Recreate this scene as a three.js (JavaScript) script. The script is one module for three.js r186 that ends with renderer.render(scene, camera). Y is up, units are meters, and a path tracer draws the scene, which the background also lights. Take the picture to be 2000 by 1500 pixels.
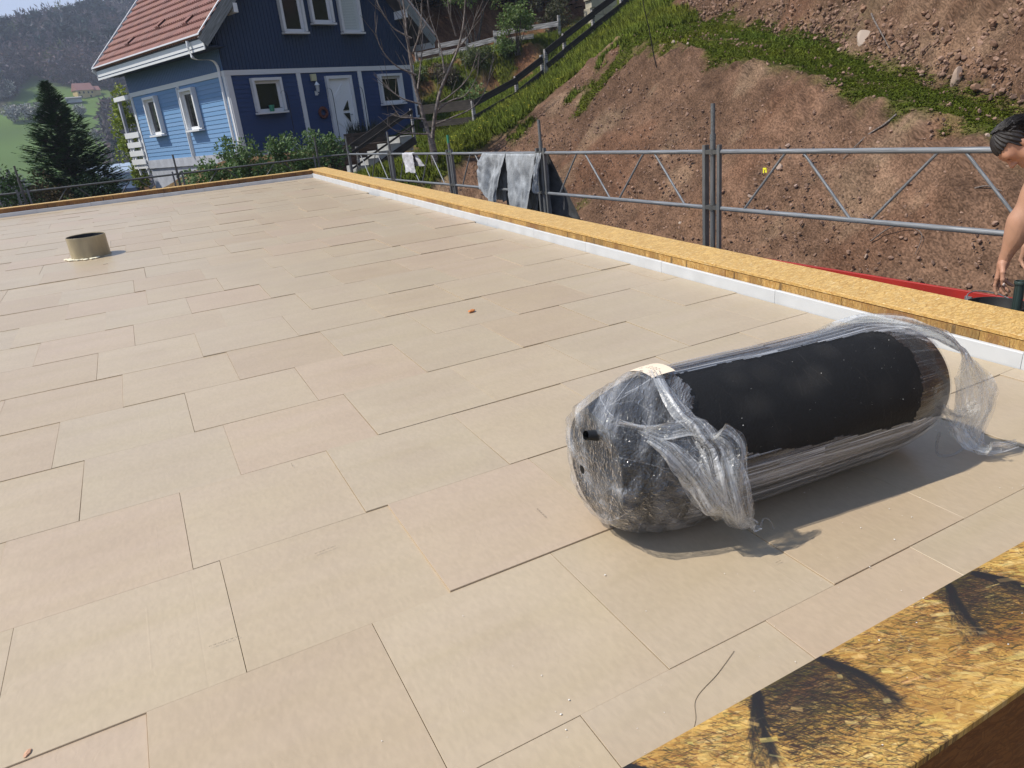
import * as THREE from 'three';
import { mergeGeometries, mergeVertices } from 'three/addons/utils/BufferGeometryUtils.js';
import { MarchingCubes } from 'three/addons/objects/MarchingCubes.js';

// ---------------------------------------------------------------- camera, sky, sun, exposure
const scene = new THREE.Scene();
const camera = new THREE.PerspectiveCamera(56.58, 4 / 3, 0.05, 6000);
camera.position.set(0, 1.399, 0.051);
camera.quaternion.setFromRotationMatrix(new THREE.Matrix4().makeBasis(
  new THREE.Vector3(0.88166, -0.09801, 0.4616), new THREE.Vector3(0.24505, 0.93105, -0.27036), new THREE.Vector3(-0.40327, 0.35148, 0.84489)));
const renderer = new THREE.WebGLRenderer({ antialias: true });
renderer.toneMapping = THREE.LinearToneMapping;
renderer.toneMappingExposure = 1.16;
renderer.shadowMap.enabled = true;
renderer.setSize(1024, 768);

const SUN = new THREE.Vector3(-0.68, 1, -0.2).normalize();
const sun = new THREE.DirectionalLight(new THREE.Color(1, 0.94, 0.84), 4.3);
sun.position.copy(SUN).multiplyScalar(80);
sun.castShadow = true;
sun.shadow.mapSize.set(4096, 4096);
Object.assign(sun.shadow.camera, { left: -45, right: 45, top: 45, bottom: -45, near: 1, far: 220 });
sun.shadow.radius = 1.2;
scene.add(sun); scene.add(sun.target);
{ // a spring sky with a thin veil: pale at the horizon, bluer overhead, a soft brightening round the sun
  const w = 512, h = 256, d = new Float32Array(w * h * 4), v = new THREE.Vector3();
  for (let j = 0; j < h; j++) for (let i = 0; i < w; i++) {
    const el = ((j + 0.5) / h - 0.5) * Math.PI, az = ((i + 0.5) / w - 0.5) * 2 * Math.PI;
    v.set(Math.cos(el) * Math.cos(az), Math.sin(el), Math.cos(el) * Math.sin(az));
    const t = Math.pow(Math.max(0, v.y), 0.55), g = Math.pow(Math.max(0, v.dot(SUN)), 10) * 0.3;
    const o = (j * w + i) * 4, k = v.y < 0 ? 0.6 : 1;
    d[o] = (0.7 * (1 - t) + 0.13 * t + g) * k; d[o + 1] = (0.77 * (1 - t) + 0.26 * t + g) * k; d[o + 2] = (0.92 * (1 - t) + 0.54 * t + g) * k; d[o + 3] = 1;
  }
  const sky = new THREE.DataTexture(d, w, h, THREE.RGBAFormat, THREE.FloatType);
  sky.mapping = THREE.EquirectangularReflectionMapping; sky.magFilter = THREE.LinearFilter; sky.minFilter = THREE.LinearFilter; sky.needsUpdate = true;
  scene.background = sky; scene.environment = sky;
}
scene.fog = new THREE.FogExp2(new THREE.Color(0.62, 0.68, 0.8), 0.0006);

// ---------------------------------------------------------------- helpers
const V = (x, y, z) => new THREE.Vector3(x, y, z);
function rng(seed) { let a = seed >>> 0; return () => { a = (a + 0x6d2b79f5) >>> 0; let t = Math.imul(a ^ (a >>> 15), 1 | a); t = (t + Math.imul(t ^ (t >>> 7), 61 | t)) ^ t; return ((t ^ (t >>> 14)) >>> 0) / 4294967296; }; }
const rnd = rng(7);
const names = new Map();
function numbered(n) { const k = names.get(n) || 0; names.set(n, k + 1); return k ? n + '_' + String(k).padStart(3, '0') : n; }
function shade(o) { o.traverse((c) => { if (c.isMesh) { c.castShadow = true; c.receiveShadow = true; } }); return o; }
function tag(o, label, category, group, kind) { o.userData = { ...o.userData, ...(label && { label }), ...(category && { category }), ...(group && { group }), ...(kind && { kind }) }; return o; }
function thing(name, label, category, group) { const o = new THREE.Group(); o.name = numbered(name); scene.add(o); return tag(o, label, category, group); }
function part(name, geo, mat, parent) { const m = new THREE.Mesh(geo, mat); m.name = name; m.castShadow = m.receiveShadow = true; parent.add(m); return m; }
function single(name, geo, mat, label, category, group, kind) { const m = new THREE.Mesh(geo, mat); m.name = numbered(name); m.castShadow = m.receiveShadow = true; scene.add(m); return tag(m, label, category, group, kind); }
const merge = (a) => mergeGeometries(a.map((g) => (g.index ? g.toNonIndexed() : g)), false);
function box(w, h, d, x = 0, y = 0, z = 0) { return new THREE.BoxGeometry(w, h, d).translate(x, y, z); }
// a box whose uv are metres, with slightly chamfered look left to bevel()
function mbox(w, h, d, x = 0, y = 0, z = 0, ox = 0, oy = 0) {
  const g = new THREE.BoxGeometry(w, h, d), p = g.attributes.position, n = g.attributes.normal, uv = g.attributes.uv;
  for (let i = 0; i < p.count; i++) {
    const ax = Math.abs(n.getX(i)), ay = Math.abs(n.getY(i));
    if (ay > 0.5) uv.setXY(i, p.getX(i) + ox, p.getZ(i) + oy); else if (ax > 0.5) uv.setXY(i, p.getZ(i) + ox, p.getY(i) + oy); else uv.setXY(i, p.getX(i) + ox, p.getY(i) + oy);
  }
  return g.translate(x, y, z);
}
// box with 45 degree chamfers on its upper and lower edges round (12 side quads): catches light on its edges
function chamfer(w, h, d, c, ox = 0, oy = 0) {
  const hw = w / 2, hh = h / 2, hd = d / 2, P = [], U = [];
  const ring = (y, i) => [[-hw + i, y, hd - i], [hw - i, y, hd - i], [hw - i, y, -hd + i], [-hw + i, y, -hd + i]];
  const R = [ring(-hh, 0), ring(hh - c, 0), ring(hh, c)];
  const quad = (a, b, e, f, uvf) => { for (const q of [a, b, e, a, e, f]) { P.push(...q); U.push(...uvf(q)); } };
  for (let k = 0; k < 2; k++) for (let i = 0; i < 4; i++) { const j = (i + 1) % 4; quad(R[k][i], R[k][j], R[k + 1][j], R[k + 1][i], k ? (q) => [q[0] + ox, q[2] + oy] : i % 2 ? (q) => [q[2] + ox, q[1] + oy] : (q) => [q[0] + ox, q[1] + oy]); }
  quad(...R[2], (q) => [q[0] + ox, q[2] + oy]); quad(R[0][3], R[0][2], R[0][1], R[0][0], (q) => [q[0] + ox, q[2] + oy]);
  const g = new THREE.BufferGeometry();
  g.setAttribute('position', new THREE.Float32BufferAttribute(P, 3)); g.setAttribute('uv', new THREE.Float32BufferAttribute(U, 2)); g.computeVertexNormals();
  return g;
}
function tube(a, b, r, seg = 10, r2 = r) {
  const d = b.clone().sub(a), g = new THREE.CylinderGeometry(r2, r, d.length(), seg, 1);
  g.applyQuaternion(new THREE.Quaternion().setFromUnitVectors(V(0, 1, 0), d.clone().normalize())); const m = a.clone().add(b).multiplyScalar(0.5);
  return g.translate(m.x, m.y, m.z);
}
// swept tube with a radius that changes along it
function limb(pts, r0, r1, seg = 7, n = 0) {
  const c = new THREE.CatmullRomCurve3(pts), N = n || Math.max(3, pts.length * 4), P = [], U = [], I = [], f = c.computeFrenetFrames(N, false);
  for (let i = 0; i <= N; i++) {
    const t = i / N, p = c.getPoint(t), r = r0 + (r1 - r0) * t;
    for (let j = 0; j <= seg; j++) { const a = (j / seg) * Math.PI * 2, q = p.clone().addScaledVector(f.normals[i], Math.cos(a) * r).addScaledVector(f.binormals[i], Math.sin(a) * r); P.push(q.x, q.y, q.z); U.push(j / seg, t * 4); }
  }
  for (let i = 0; i < N; i++) for (let j = 0; j < seg; j++) { const a = i * (seg + 1) + j, b = a + seg + 1; I.push(a, a + 1, b, b, a + 1, b + 1); }
  const g = new THREE.BufferGeometry();
  g.setAttribute('position', new THREE.Float32BufferAttribute(P, 3)); g.setAttribute('uv', new THREE.Float32BufferAttribute(U, 2)); g.setIndex(I); g.computeVertexNormals();
  return g;
}
function paint(g, r, gg, b) { const n = g.attributes.position.count, c = new Float32Array(n * 3); for (let i = 0; i < n; i++) { c[3 * i] = r; c[3 * i + 1] = gg; c[3 * i + 2] = b; } g.setAttribute('color', new THREE.BufferAttribute(c, 3)); return g; }
const lerp = (a, b, t) => a + (b - a) * t, clamp = (x, a = 0, b = 1) => Math.min(b, Math.max(a, x)), sstep = (a, b, x) => { const t = clamp((x - a) / (b - a)); return t * t * (3 - 2 * t); };
function interp(x, X, Y) { if (x <= X[0]) return Y[0]; for (let i = 1; i < X.length; i++) if (x <= X[i]) return lerp(Y[i - 1], Y[i], (x - X[i - 1]) / (X[i] - X[i - 1])); return Y[Y.length - 1]; }
function hash2(x, y, s = 0) { let h = (Math.imul(x | 0, 374761393) + Math.imul(y | 0, 668265263) + Math.imul(s | 0, 1442695041)) | 0; h = Math.imul(h ^ (h >>> 13), 1274126177); return ((h ^ (h >>> 16)) >>> 0) / 4294967296; }
function vnoise(x, y, s = 0, px = 0, py = 0) { // value noise; px, py > 0 make it repeat
  const xi = Math.floor(x), yi = Math.floor(y), fx = x - xi, fy = y - yi, u = fx * fx * (3 - 2 * fx), v = fy * fy * (3 - 2 * fy);
  const wx = (k) => (px ? ((k % px) + px) % px : k), wy = (k) => (py ? ((k % py) + py) % py : k);
  return lerp(lerp(hash2(wx(xi), wy(yi), s), hash2(wx(xi + 1), wy(yi), s), u), lerp(hash2(wx(xi), wy(yi + 1), s), hash2(wx(xi + 1), wy(yi + 1), s), u), v);
}
function fbm(x, y, s = 0, oct = 4, px = 0, py = 0) { let a = 0.5, f = 0, n = 0; for (let i = 0; i < oct; i++) { f += a * vnoise(x, y, s + i, px, py); n += a; a *= 0.5; x *= 2; y *= 2; px *= 2; py *= 2; } return f / n; }
function dataTex(n, fn, srgb, rx = 1, ry = 1, m = n) { // fn(u, v) gives [r, g, b] or a grey, 0..1 as shown on screen
  const d = new Uint8Array(n * m * 4);
  for (let j = 0; j < m; j++) for (let i = 0; i < n; i++) { const c = fn(i / n, j / m), o = (j * n + i) * 4; for (let k = 0; k < 3; k++) d[o + k] = clamp(c.length ? c[k] : c) * 255; d[o + 3] = c.length > 3 ? clamp(c[3]) * 255 : 255; }
  const t = new THREE.DataTexture(d, n, m); t.wrapS = t.wrapT = THREE.RepeatWrapping; t.magFilter = THREE.LinearFilter; t.minFilter = THREE.LinearMipmapLinearFilter; t.generateMipmaps = true; t.repeat.set(rx, ry);
  if (srgb) t.colorSpace = THREE.SRGBColorSpace; t.needsUpdate = true; return t;
}
function canvasTex(w, h, draw, srgb = true, rx = 1, ry = 1) {
  const c = document.createElement('canvas'); c.width = w; c.height = h; draw(c.getContext('2d'), w, h);
  const t = new THREE.CanvasTexture(c); t.wrapS = t.wrapT = THREE.RepeatWrapping; t.repeat.set(rx, ry); if (srgb) t.colorSpace = THREE.SRGBColorSpace; return t;
}
const rgb = (r, g, b) => new THREE.Color().setRGB(r, g, b);
const std = (c, roughness = 0.8, o = {}) => new THREE.MeshStandardMaterial({ color: c, roughness, metalness: 0, ...o });

// ---------------------------------------------------------------- materials
// brushed black primer marks on the near parapet cap: darkened wedges, and their rims (start, end, bow, width)
const CAPWEDGES = [[560, 775, 1], [1070, 1230, 1], [230, 330, 0.8], [1640, 1760, 0.9]];
const CAPRIMS = [[752, -2, 780, 140, 16, 9], [603, -2, 522, 115, -8, 10], [1137, 0, 1054, 118, -10, 10], [1208, 2, 1240, 100, 14, 9], [314, 0, 336, 40, 4, 8]];
const M = {};
{
  const kraft = dataTex(1024, (u, v) => { const a = fbm(u * 6, v * 6, 3, 5, 6, 6), b = fbm(u * 200, v * 90, 5, 2, 200, 90), c = fbm(u * 3, v * 26, 9, 3, 3, 26); const k = 0.9 + 0.045 * (a - 0.5) + 0.05 * (b - 0.5) + 0.03 * (c - 0.5); return [k, k * (0.996 + 0.012 * (a - 0.5)), k * (0.985 + 0.03 * (c - 0.5))]; }, true, 1 / 1.8, 1 / 1.8);
  const kraftBump = canvasTex(1024, 1024, (x) => {
    x.fillStyle = '#808080'; x.fillRect(0, 0, 1024, 1024); const r = rng(21);
    for (let i = 0; i < 3; i++) for (let k = 0; k < 34; k++) { // soft scuffs and shoe marks
      const cx = r() * 1024, cy = r() * 1024, a = r() * 6.3, n = 3 + r() * 6;
      for (let q = 0; q < n; q++) { x.strokeStyle = `rgba(${r() < 0.5 ? '40,40,40' : '215,215,215'},${0.05 + r() * 0.12})`; x.lineWidth = 1.5 + r() * 3; x.beginPath(); const ox = cx + (r() - 0.5) * 90, oy = cy + (r() - 0.5) * 60; x.moveTo(ox, oy); x.quadraticCurveTo(ox + Math.cos(a) * 16, oy + Math.sin(a) * 16, ox + Math.cos(a + 0.9) * 30, oy + Math.sin(a + 0.9) * 30); x.stroke(); }
    }
    for (let k = 0; k < 16; k++) { const h = r() < 0.5, p = r() * 1024, s = r() * 700, l = 150 + r() * 260; x.strokeStyle = `rgba(${r() < 0.5 ? '30,30,30' : '230,230,230'},${0.12 + r() * 0.25})`; x.lineWidth = 1 + r() * 1.6; x.beginPath(); if (h) { x.moveTo(s, p); x.lineTo(s + l, p + (r() - 0.5) * 8); } else { x.moveTo(p, s); x.lineTo(p + (r() - 0.5) * 8, s + l); } x.stroke(); }
  }, false, 1 / 1.8, 1 / 1.8);
  const tints = [[0.56, 0.445, 0.305], [0.55, 0.445, 0.31], [0.57, 0.456, 0.315], [0.545, 0.425, 0.29], [0.56, 0.452, 0.316], [0.57, 0.442, 0.31]];
  M.board = tints.map((t) => std(rgb(...t), 0.38, { map: kraft, bumpMap: kraftBump, bumpScale: 0.0028 }));
  M.boardCore = std(rgb(0.66, 0.55, 0.36), 0.9);
  M.white = std(rgb(0.8, 0.8, 0.79), 0.6);
  M.upstand = std(rgb(0.66, 0.68, 0.69), 0.45, { map: dataTex(256, (u, v) => 0.94 + 0.08 * (fbm(u * 8, v * 8, 2, 3, 8, 8) - 0.5), true, 1, 1) });
  const strands = (x, w, h, n, ppm, seed, dirA) => { // wood strands pressed into a panel
    const r = rng(seed), tones = ['#dfbd7c', '#e6cb8e', '#d2a962', '#e2c07a', '#c79c58', '#efdcae', '#d8b470', '#deb868', '#bd9150'];
    x.fillStyle = '#d9b46f'; x.fillRect(0, 0, w, h);
    for (let i = 0; i < n; i++) {
      const L = (0.02 + r() * r() * 0.075) * ppm, W = (0.002 + r() * r() * 0.011) * ppm, cx = r() * w, cy = r() * h, a = dirA + (r() - 0.5) * (r() < 0.7 ? 0.9 : 3);
      for (const dx of [0, cx < L ? w : cx > w - L ? -w : 0]) for (const dy of [0, cy < L ? h : cy > h - L ? -h : 0]) {
        x.save(); x.translate(cx + dx, cy + dy); x.rotate(a); x.globalAlpha = 0.3 + r() * 0.4; x.fillStyle = tones[(r() * tones.length) | 0]; x.fillRect(-L / 2, -W / 2, L, W);
        x.globalAlpha = 0.1; x.strokeStyle = '#6b4518'; x.lineWidth = 1; x.strokeRect(-L / 2, -W / 2, L, W); x.globalAlpha = 0.18; x.strokeStyle = '#8a6128';
        for (let q = 0; q < 3; q++) { x.beginPath(); const yy = (r() - 0.5) * W; x.moveTo(-L / 2, yy); x.lineTo(L / 2, yy + (r() - 0.5) * 2); x.stroke(); } x.restore();
        if (!dx && !dy) continue;
      }
    }
    x.globalAlpha = 1;
  };
  const osb = canvasTex(1024, 1024, (x, w, h) => strands(x, w, h, 8200, 1024 / 1.2, 31, 0.05), true, 1 / 1.2, 1 / 1.2);
  const osbBump = dataTex(512, (u, v) => fbm(u * 60, v * 16, 8, 3, 60, 16), false, 1 / 1.2, 1 / 1.2);
  M.osb = std(rgb(0.98, 0.95, 0.92), 0.6, { map: osb, bumpMap: osbBump, bumpScale: 0.002 });
  const face = canvasTex(2048, 256, (x, w, h) => {
    strands(x, w, h, 5200, w / 2.4, 36, 1.4); const r = rng(37);
    for (let i = 0; i < 15; i++) { const k = 0.08 + r() * 0.3; x.save(); x.translate(r() * w, 0); const ww = 40 + r() * 150; x.fillStyle = `rgba(${95 + r() * 40},${70 + r() * 30},${42 + r() * 20},${k})`; x.beginPath(); x.moveTo(0, 0); x.lineTo(ww, 0); x.lineTo(ww + (r() - 0.4) * 60, h); x.lineTo((r() - 0.4) * 50, h); x.fill(); if (r() < 0.3) { x.strokeStyle = 'rgba(45,36,28,0.5)'; x.lineWidth = 3; x.beginPath(); x.moveTo(ww, 0); x.lineTo(ww + 12, h); x.stroke(); } x.restore(); }
    for (let i = 0; i < 7000; i++) { const L = 6 + r() * 40; x.strokeStyle = `rgba(${80 + r() * 50},${58 + r() * 34},${30 + r() * 22},${0.08 + r() * 0.3})`; x.lineWidth = 0.7 + r() * 1.2; const a = r() * w, b = r() * h; x.beginPath(); x.moveTo(a, b); x.lineTo(a + (r() - 0.5) * 8, b + L); x.stroke(); }
    for (let i = 0; i < 4; i++) { const a = r() * w, q = 8 + r() * 16; x.fillStyle = `rgba(50,40,32,${0.3 + r() * 0.3})`; x.beginPath(); x.moveTo(a, 20); x.lineTo(a + q, h); x.lineTo(a - q * 0.7, h); x.fill(); }
  }, true, 1 / 2.4, 1 / 0.3);
  M.osbFaces = [[0.85, 0.78, 0.68], [0.74, 0.67, 0.57], [0.8, 0.74, 0.64], [0.9, 0.82, 0.7]].map((c) => std(rgb(...c), 0.65, { map: face, bumpMap: osbBump, bumpScale: 0.003 }));
  // weathered cap beside the camera: the same strands, grey-stained, with brushed black primer fans
  const cap = canvasTex(2048, 256, (x, w, h) => {
    const ppm = w / 2.5, r = rng(77);
    strands(x, w, h, 7000, ppm, 78, 0.55);
    for (let i = 0; i < 90; i++) { const q = 30 + r() * 90, g = x.createRadialGradient(0, 0, 2, 0, 0, q), in1 = r() * h * 0.75; x.save(); x.translate(r() * w, in1); x.rotate(0.4); x.scale(1.6, 0.5); g.addColorStop(0, `rgba(${112 + r() * 40},${84 + r() * 30},${38 + r() * 20},${0.12 + r() * 0.28})`); g.addColorStop(1, 'rgba(140,90,40,0)'); x.fillStyle = g; x.fillRect(-q, -q, 2 * q, 2 * q); x.restore(); }
    for (const [xa, xb] of CAPWEDGES) { x.save(); x.filter = 'none'; for (let q = 0; q < 26; q++) { const f = q / 26, g = x.createLinearGradient(0, 0, 0, 90 + 90 * r()); g.addColorStop(0, `rgba(48,38,26,${0.05})`); g.addColorStop(1, 'rgba(60,46,28,0)'); x.fillStyle = g; const a = lerp(xa, xb, f * 0.4), b = lerp(xb, xa, f * 0.4); x.beginPath(); x.moveTo(a, 0); x.lineTo(b, 0); x.quadraticCurveTo(b + 6, 80, b + 20 * (1 - f), 200); x.lineTo(a - 40 * (1 - f), 200); x.quadraticCurveTo(a - 8, 90, a, 0); x.fill(); } x.restore(); }
    // how heavily each place was brushed: dark wedges opening away from the inner edge
    const dark = (cx, cy) => { let k = 0; for (const [xa, xb, d] of CAPWEDGES) { const t = cy / 150, l = xa + (t * (xa - xb)) * 0.12, q = xb + t * (xb - xa) * 0.05, e = sstep(l - 14, l + 10, cx) * sstep(q + 10, q - 8, cx); k = Math.max(k, e * d * (1 - 0.7 * sstep(60, 190, cy))); } return k; };
    for (let i = 0; i < 52000; i++) {
      const cx = r() * w, cy = r() * h, n = fbm(cx * 0.012, cy * 0.03, 79, 3), base = (0.22 + 0.5 * sstep(0.35, 0.65, n)) * (1 - 0.75 * sstep(150, 225, cy)), k = Math.max(base * 0.6, dark(cx, cy)); if (r() > k) continue;
      const L = 4 + r() * 20, a = 0.62 + (r() - 0.5) * 1.2, deep = dark(cx, cy);
      x.strokeStyle = `rgba(${30 + r() * 50 * (1 - deep * 0.6)},${24 + r() * 34 * (1 - deep * 0.6)},${18 + r() * 16},${0.2 + r() * 0.45 + deep * 0.2})`; x.lineWidth = 0.6 + r() * 1.3; x.beginPath(); x.moveTo(cx, cy); x.quadraticCurveTo(cx + Math.cos(a) * L * 0.5, cy + Math.sin(a) * L * 0.5 + (r() - 0.5) * 6, cx + Math.cos(a) * L, cy + Math.sin(a) * L); x.stroke();
    }
    for (const [x0, y0, x1, y1, bow, wd] of CAPRIMS) for (let i = 0; i < 1500; i++) { // black rims of the brushed wedges, frayed at their ends
      const t = Math.pow(r(), 1.15), mx = lerp(x0, x1, t) + bow * Math.sin(t * 3.14) + (r() < 0.5 ? (r() - 0.5) * wd : (r() - 0.8) * wd * 5 * (0.3 + t)), my = lerp(y0, y1, t) + (r() - 0.5) * 5, L = 8 + r() * 20, a = Math.atan2(y1 - y0, x1 - x0) + (r() - 0.5) * (0.5 + 1.1 * t);
      x.strokeStyle = `rgba(${20 + r() * 14},${18 + r() * 12},${20 + r() * 12},${(0.1 + r() * 0.3) * (1 - 0.6 * t)})`; x.lineWidth = 1 + r() * 2.2; x.beginPath(); x.moveTo(mx, my); x.lineTo(mx + Math.cos(a) * L, my + Math.sin(a) * L); x.stroke(); }
    for (let i = 0; i < 900; i++) { const cx = r() * w, cy = r() * h; if (dark(cx, cy) > 0.3 && r() < 0.85) continue; x.save(); x.translate(cx, cy); x.rotate(0.5 + (r() - 0.5) * 0.7); x.fillStyle = `rgba(${215 + r() * 25},${190 + r() * 30},${125 + r() * 45},${0.1 + r() * 0.4})`; x.fillRect(0, 0, 8 + r() * r() * 60, 2 + r() * r() * 14); x.restore(); }
  }, true);
  M.osbCap = std(rgb(0.9, 0.84, 0.62), 0.62, { map: cap });
  M.osbShade = std(rgb(0.34, 0.2, 0.11), 0.7, { map: osb });  // near wall: strands tinted brown, its shade put into the colour
}
M.osbFacesShaded = [[0.42, 0.31, 0.24], [0.34, 0.25, 0.2], [0.48, 0.35, 0.26]].map((c) => std(rgb(...c), 0.7, { map: M.osbFaces[0].map }));  // far parapet: stained face map tinted darker to paint in its shade
function galv(c, rough = 0.5) { return std(c, rough, { metalness: 0.3, map: M.zinc }); }
M.zinc = dataTex(256, (u, v) => 0.72 + 0.5 * (fbm(u * 24, v * 10, 4, 4, 24, 10) - 0.5) , true, 1, 2);
M.galv = galv(rgb(0.42, 0.44, 0.46)); M.galvDark = galv(rgb(0.3, 0.31, 0.31), 0.5); M.galvOld = galv(rgb(0.2, 0.2, 0.19), 0.55);
M.green = std(rgb(0.03, 0.22, 0.13), 0.5); M.yellow = std(rgb(0.85, 0.8, 0.04), 0.5);
M.navy = std(rgb(0.016, 0.037, 0.088), 0.75); M.navyLow = std(rgb(0.018, 0.044, 0.13), 0.7);  // house blue darkened, the front's shade put into the colour
M.blueLit = [[0.155, 0.295, 0.5], [0.142, 0.28, 0.48], [0.17, 0.305, 0.505], [0.148, 0.287, 0.49]].map((c) => std(rgb(...c), 0.6));  // sunlit side wall: lighter copy of the same blue
M.blueUp = std(rgb(0.1, 0.175, 0.33), 0.65);  // upper side boards, eave shade mixed into the blue
M.trim = std(rgb(0.72, 0.73, 0.74), 0.55); M.trimShade = std(rgb(0.62, 0.62, 0.63), 0.6); M.barge = std(rgb(0.34, 0.36, 0.36), 0.8, { map: dataTex(256, (u, v) => 0.8 + 0.5 * (fbm(u * 6, v * 30, 14, 4, 6, 30) - 0.5), true, 0.6, 3) });  // trimShade: white trim greyed to carry the shade of the front
M.glass = std(rgb(0.015, 0.016, 0.018), 0.05); M.render = std(rgb(0.46, 0.48, 0.53), 0.85, { map: dataTex(256, (u, v) => 0.92 + 0.2 * (fbm(u * 10, v * 10, 6, 4, 10, 10) - 0.5), true, 0.5, 0.5) });
M.tiles = [[0.27, 0.13, 0.105], [0.29, 0.14, 0.115], [0.245, 0.125, 0.105], [0.28, 0.145, 0.12], [0.3, 0.15, 0.115]].map((c) => std(rgb(...c), 0.8));
M.black = std(rgb(0.012, 0.012, 0.012), 0.55); M.woodDark = std(rgb(0.045, 0.036, 0.03), 0.85, { map: dataTex(256, (u, v) => 0.75 + 0.7 * (fbm(u * 4, v * 40, 17, 4, 4, 40) - 0.5), true, 1, 1) });
M.woodGrey = std(rgb(0.42, 0.4, 0.39), 0.9, { map: dataTex(256, (u, v) => 0.78 + 0.9 * (fbm(u * 5, v * 30, 19, 5, 5, 30) - 0.5), true, 1, 2) });
M.woodBrown = std(rgb(0.15, 0.1, 0.065), 0.85, { map: M.woodDark.map });
M.concrete = std(rgb(0.4, 0.4, 0.38), 0.9, { map: M.render.map });
M.pale = std(rgb(0.5, 0.46, 0.36), 0.9, { map: M.render.map }); M.pale2 = std(rgb(0.46, 0.41, 0.31), 0.9, { map: M.render.map });
M.woodPale = std(rgb(0.55, 0.53, 0.52), 0.9, { map: M.woodGrey.map });
// ---------------------------------------------------------------- ground
const GX = [-60, -10, 0, 4, 5.3, 6.66, 9.1, 10.2, 10.64, 11.8, 12.5, 13.6, 15, 16.5, 30, 60], GY = [-3, -0.9, -0.3, 0.1, 0.45, 0.71, 1.3, 1.8, 2.0, 2.45, 2.8, 3.45, 4.24, 5.1, 12, 26];
const EZ = [-30, -16.29, -13.6, -10.17, -7.24, -5.9, -5.27, 5, 14], E1X = [14.5, 11.74, 11.09, 10.35, 9.55, 9.24, 9.07, 6.9, 5.5], E1Y = [6, 3.11, 2.52, 1.85, 1.13, 0.86, 0.7, -1.5, -2.6], E2X = [18, 13.9, 13.3, 12.0, 10.55, 9.97, 9.75, 7.2, 5.8];
const cutAt = (x, z) => sstep(-18.2, -15.2, z + 0.5 * (fbm(x * 0.7, z * 0.7, 60, 3) - 0.5));
function hill(x, z) { // natural slope, the cut into it, the bench and the upper bank; then the house's terrace
  let a = interp(x, GX, GY) + 0.1 * (Math.max(z, -22) + 17);
  if (z < -22) {
    const low = Math.min(a, 2.05 + 0.4 * Math.max(0, x - 14.4)), up = 3.85 + 0.13 * (x - 13.3) + 0.03 * (-z - 30), zl = -31.4 + 0.45 * (x - 12);
    const k = sstep(8, 11, x), far = lerp(low, Math.max(low, up), sstep(zl + 1.1, zl - 1.1, z) * sstep(10.6, 11.8, x));
    a = lerp(a, far, k * sstep(-22, -25, z));
  }
  const yard = 0.95, ty = sstep(0.5, 3.6, x - 0.36 * (z + 25.6)) * sstep(12.2, 10.4, x) * sstep(-22.8, -24.2, z) * sstep(-42, -38, z);
  a = lerp(a, Math.max(a, yard), ty);
  if (x < 4) a = lerp(a, Math.min(a, -0.2 - 0.02 * (-z)), sstep(3, -1, x));
  a += sstep(7, 13, x) * Math.max(0, -z - 37) * 0.55;
  a -= sstep(-46, -90, z) * 26;
  const e1 = interp(z, EZ, E1X), e2 = interp(z, EZ, E2X), y = interp(z, EZ, E1Y);
  const b = Math.max(-2.8, y + 0.1 * Math.max(0, x - e1) + Math.max(0, x - e2) * 0.95 - Math.max(0, e1 - x) * 0.87);
  return lerp(a, b, cutAt(x, z));
}
function dirtMask(x, z) { // 1 on bare earth, 0 under grass
  const e1 = interp(z, EZ, E1X), e2 = interp(z, EZ, E2X), n = fbm(x * 1.3, z * 1.3, 41, 4) - 0.5, n2 = fbm(x * 5, z * 5, 43, 3) - 0.5;
  const c = sstep(0.2, 0.42, cutAt(x, z) + n * 0.25 + n2 * 0.18);
  let bench = sstep(e1 - 0.25, e1 + 0.2, x + n * 0.5 + n2 * 0.4) * sstep(e2 + 0.3, e2 - 0.2, x + n * 0.5 + n2 * 0.5);
  bench *= clamp(0.95 + n * 0.9 + n2 * 1.1 + 0.3 * sstep(-8, -14, z)); bench *= 1 - 0.6 * sstep(0.25, 0.08, Math.abs((x - e1) / (e2 - e1) - 0.45) + 0.12 * n) * sstep(-0.1, 0.2, n2 + n);
  let d = c * (1 - bench);
  const tuft = sstep(0.62, 0.74, fbm(x * 0.9, z * 0.9, 71, 4) + 0.1 * n2) * sstep(-8, -15, z); d *= 1 - 0.8 * tuft;
  const zl = -31.4 + 0.45 * (x - 12), face = sstep(1.5, 0.5, Math.abs(z - zl + 0.1)) * sstep(10.4, 11.4, x) * sstep(17.6, 16.6, x); // eroded bank below the grey fence
  d = Math.max(d, face * sstep(0.46, 0.6, fbm(x * 0.9, z * 1.6, 52, 4) + 0.05));
  if (x > 8 && z < -37) d = 1;
  const yardSoil = sstep(9.5, 8, x) * sstep(-19.2, -20.5, z) * sstep(-2, 2, x) * 0.8; return Math.max(d, yardSoil);
}
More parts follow.
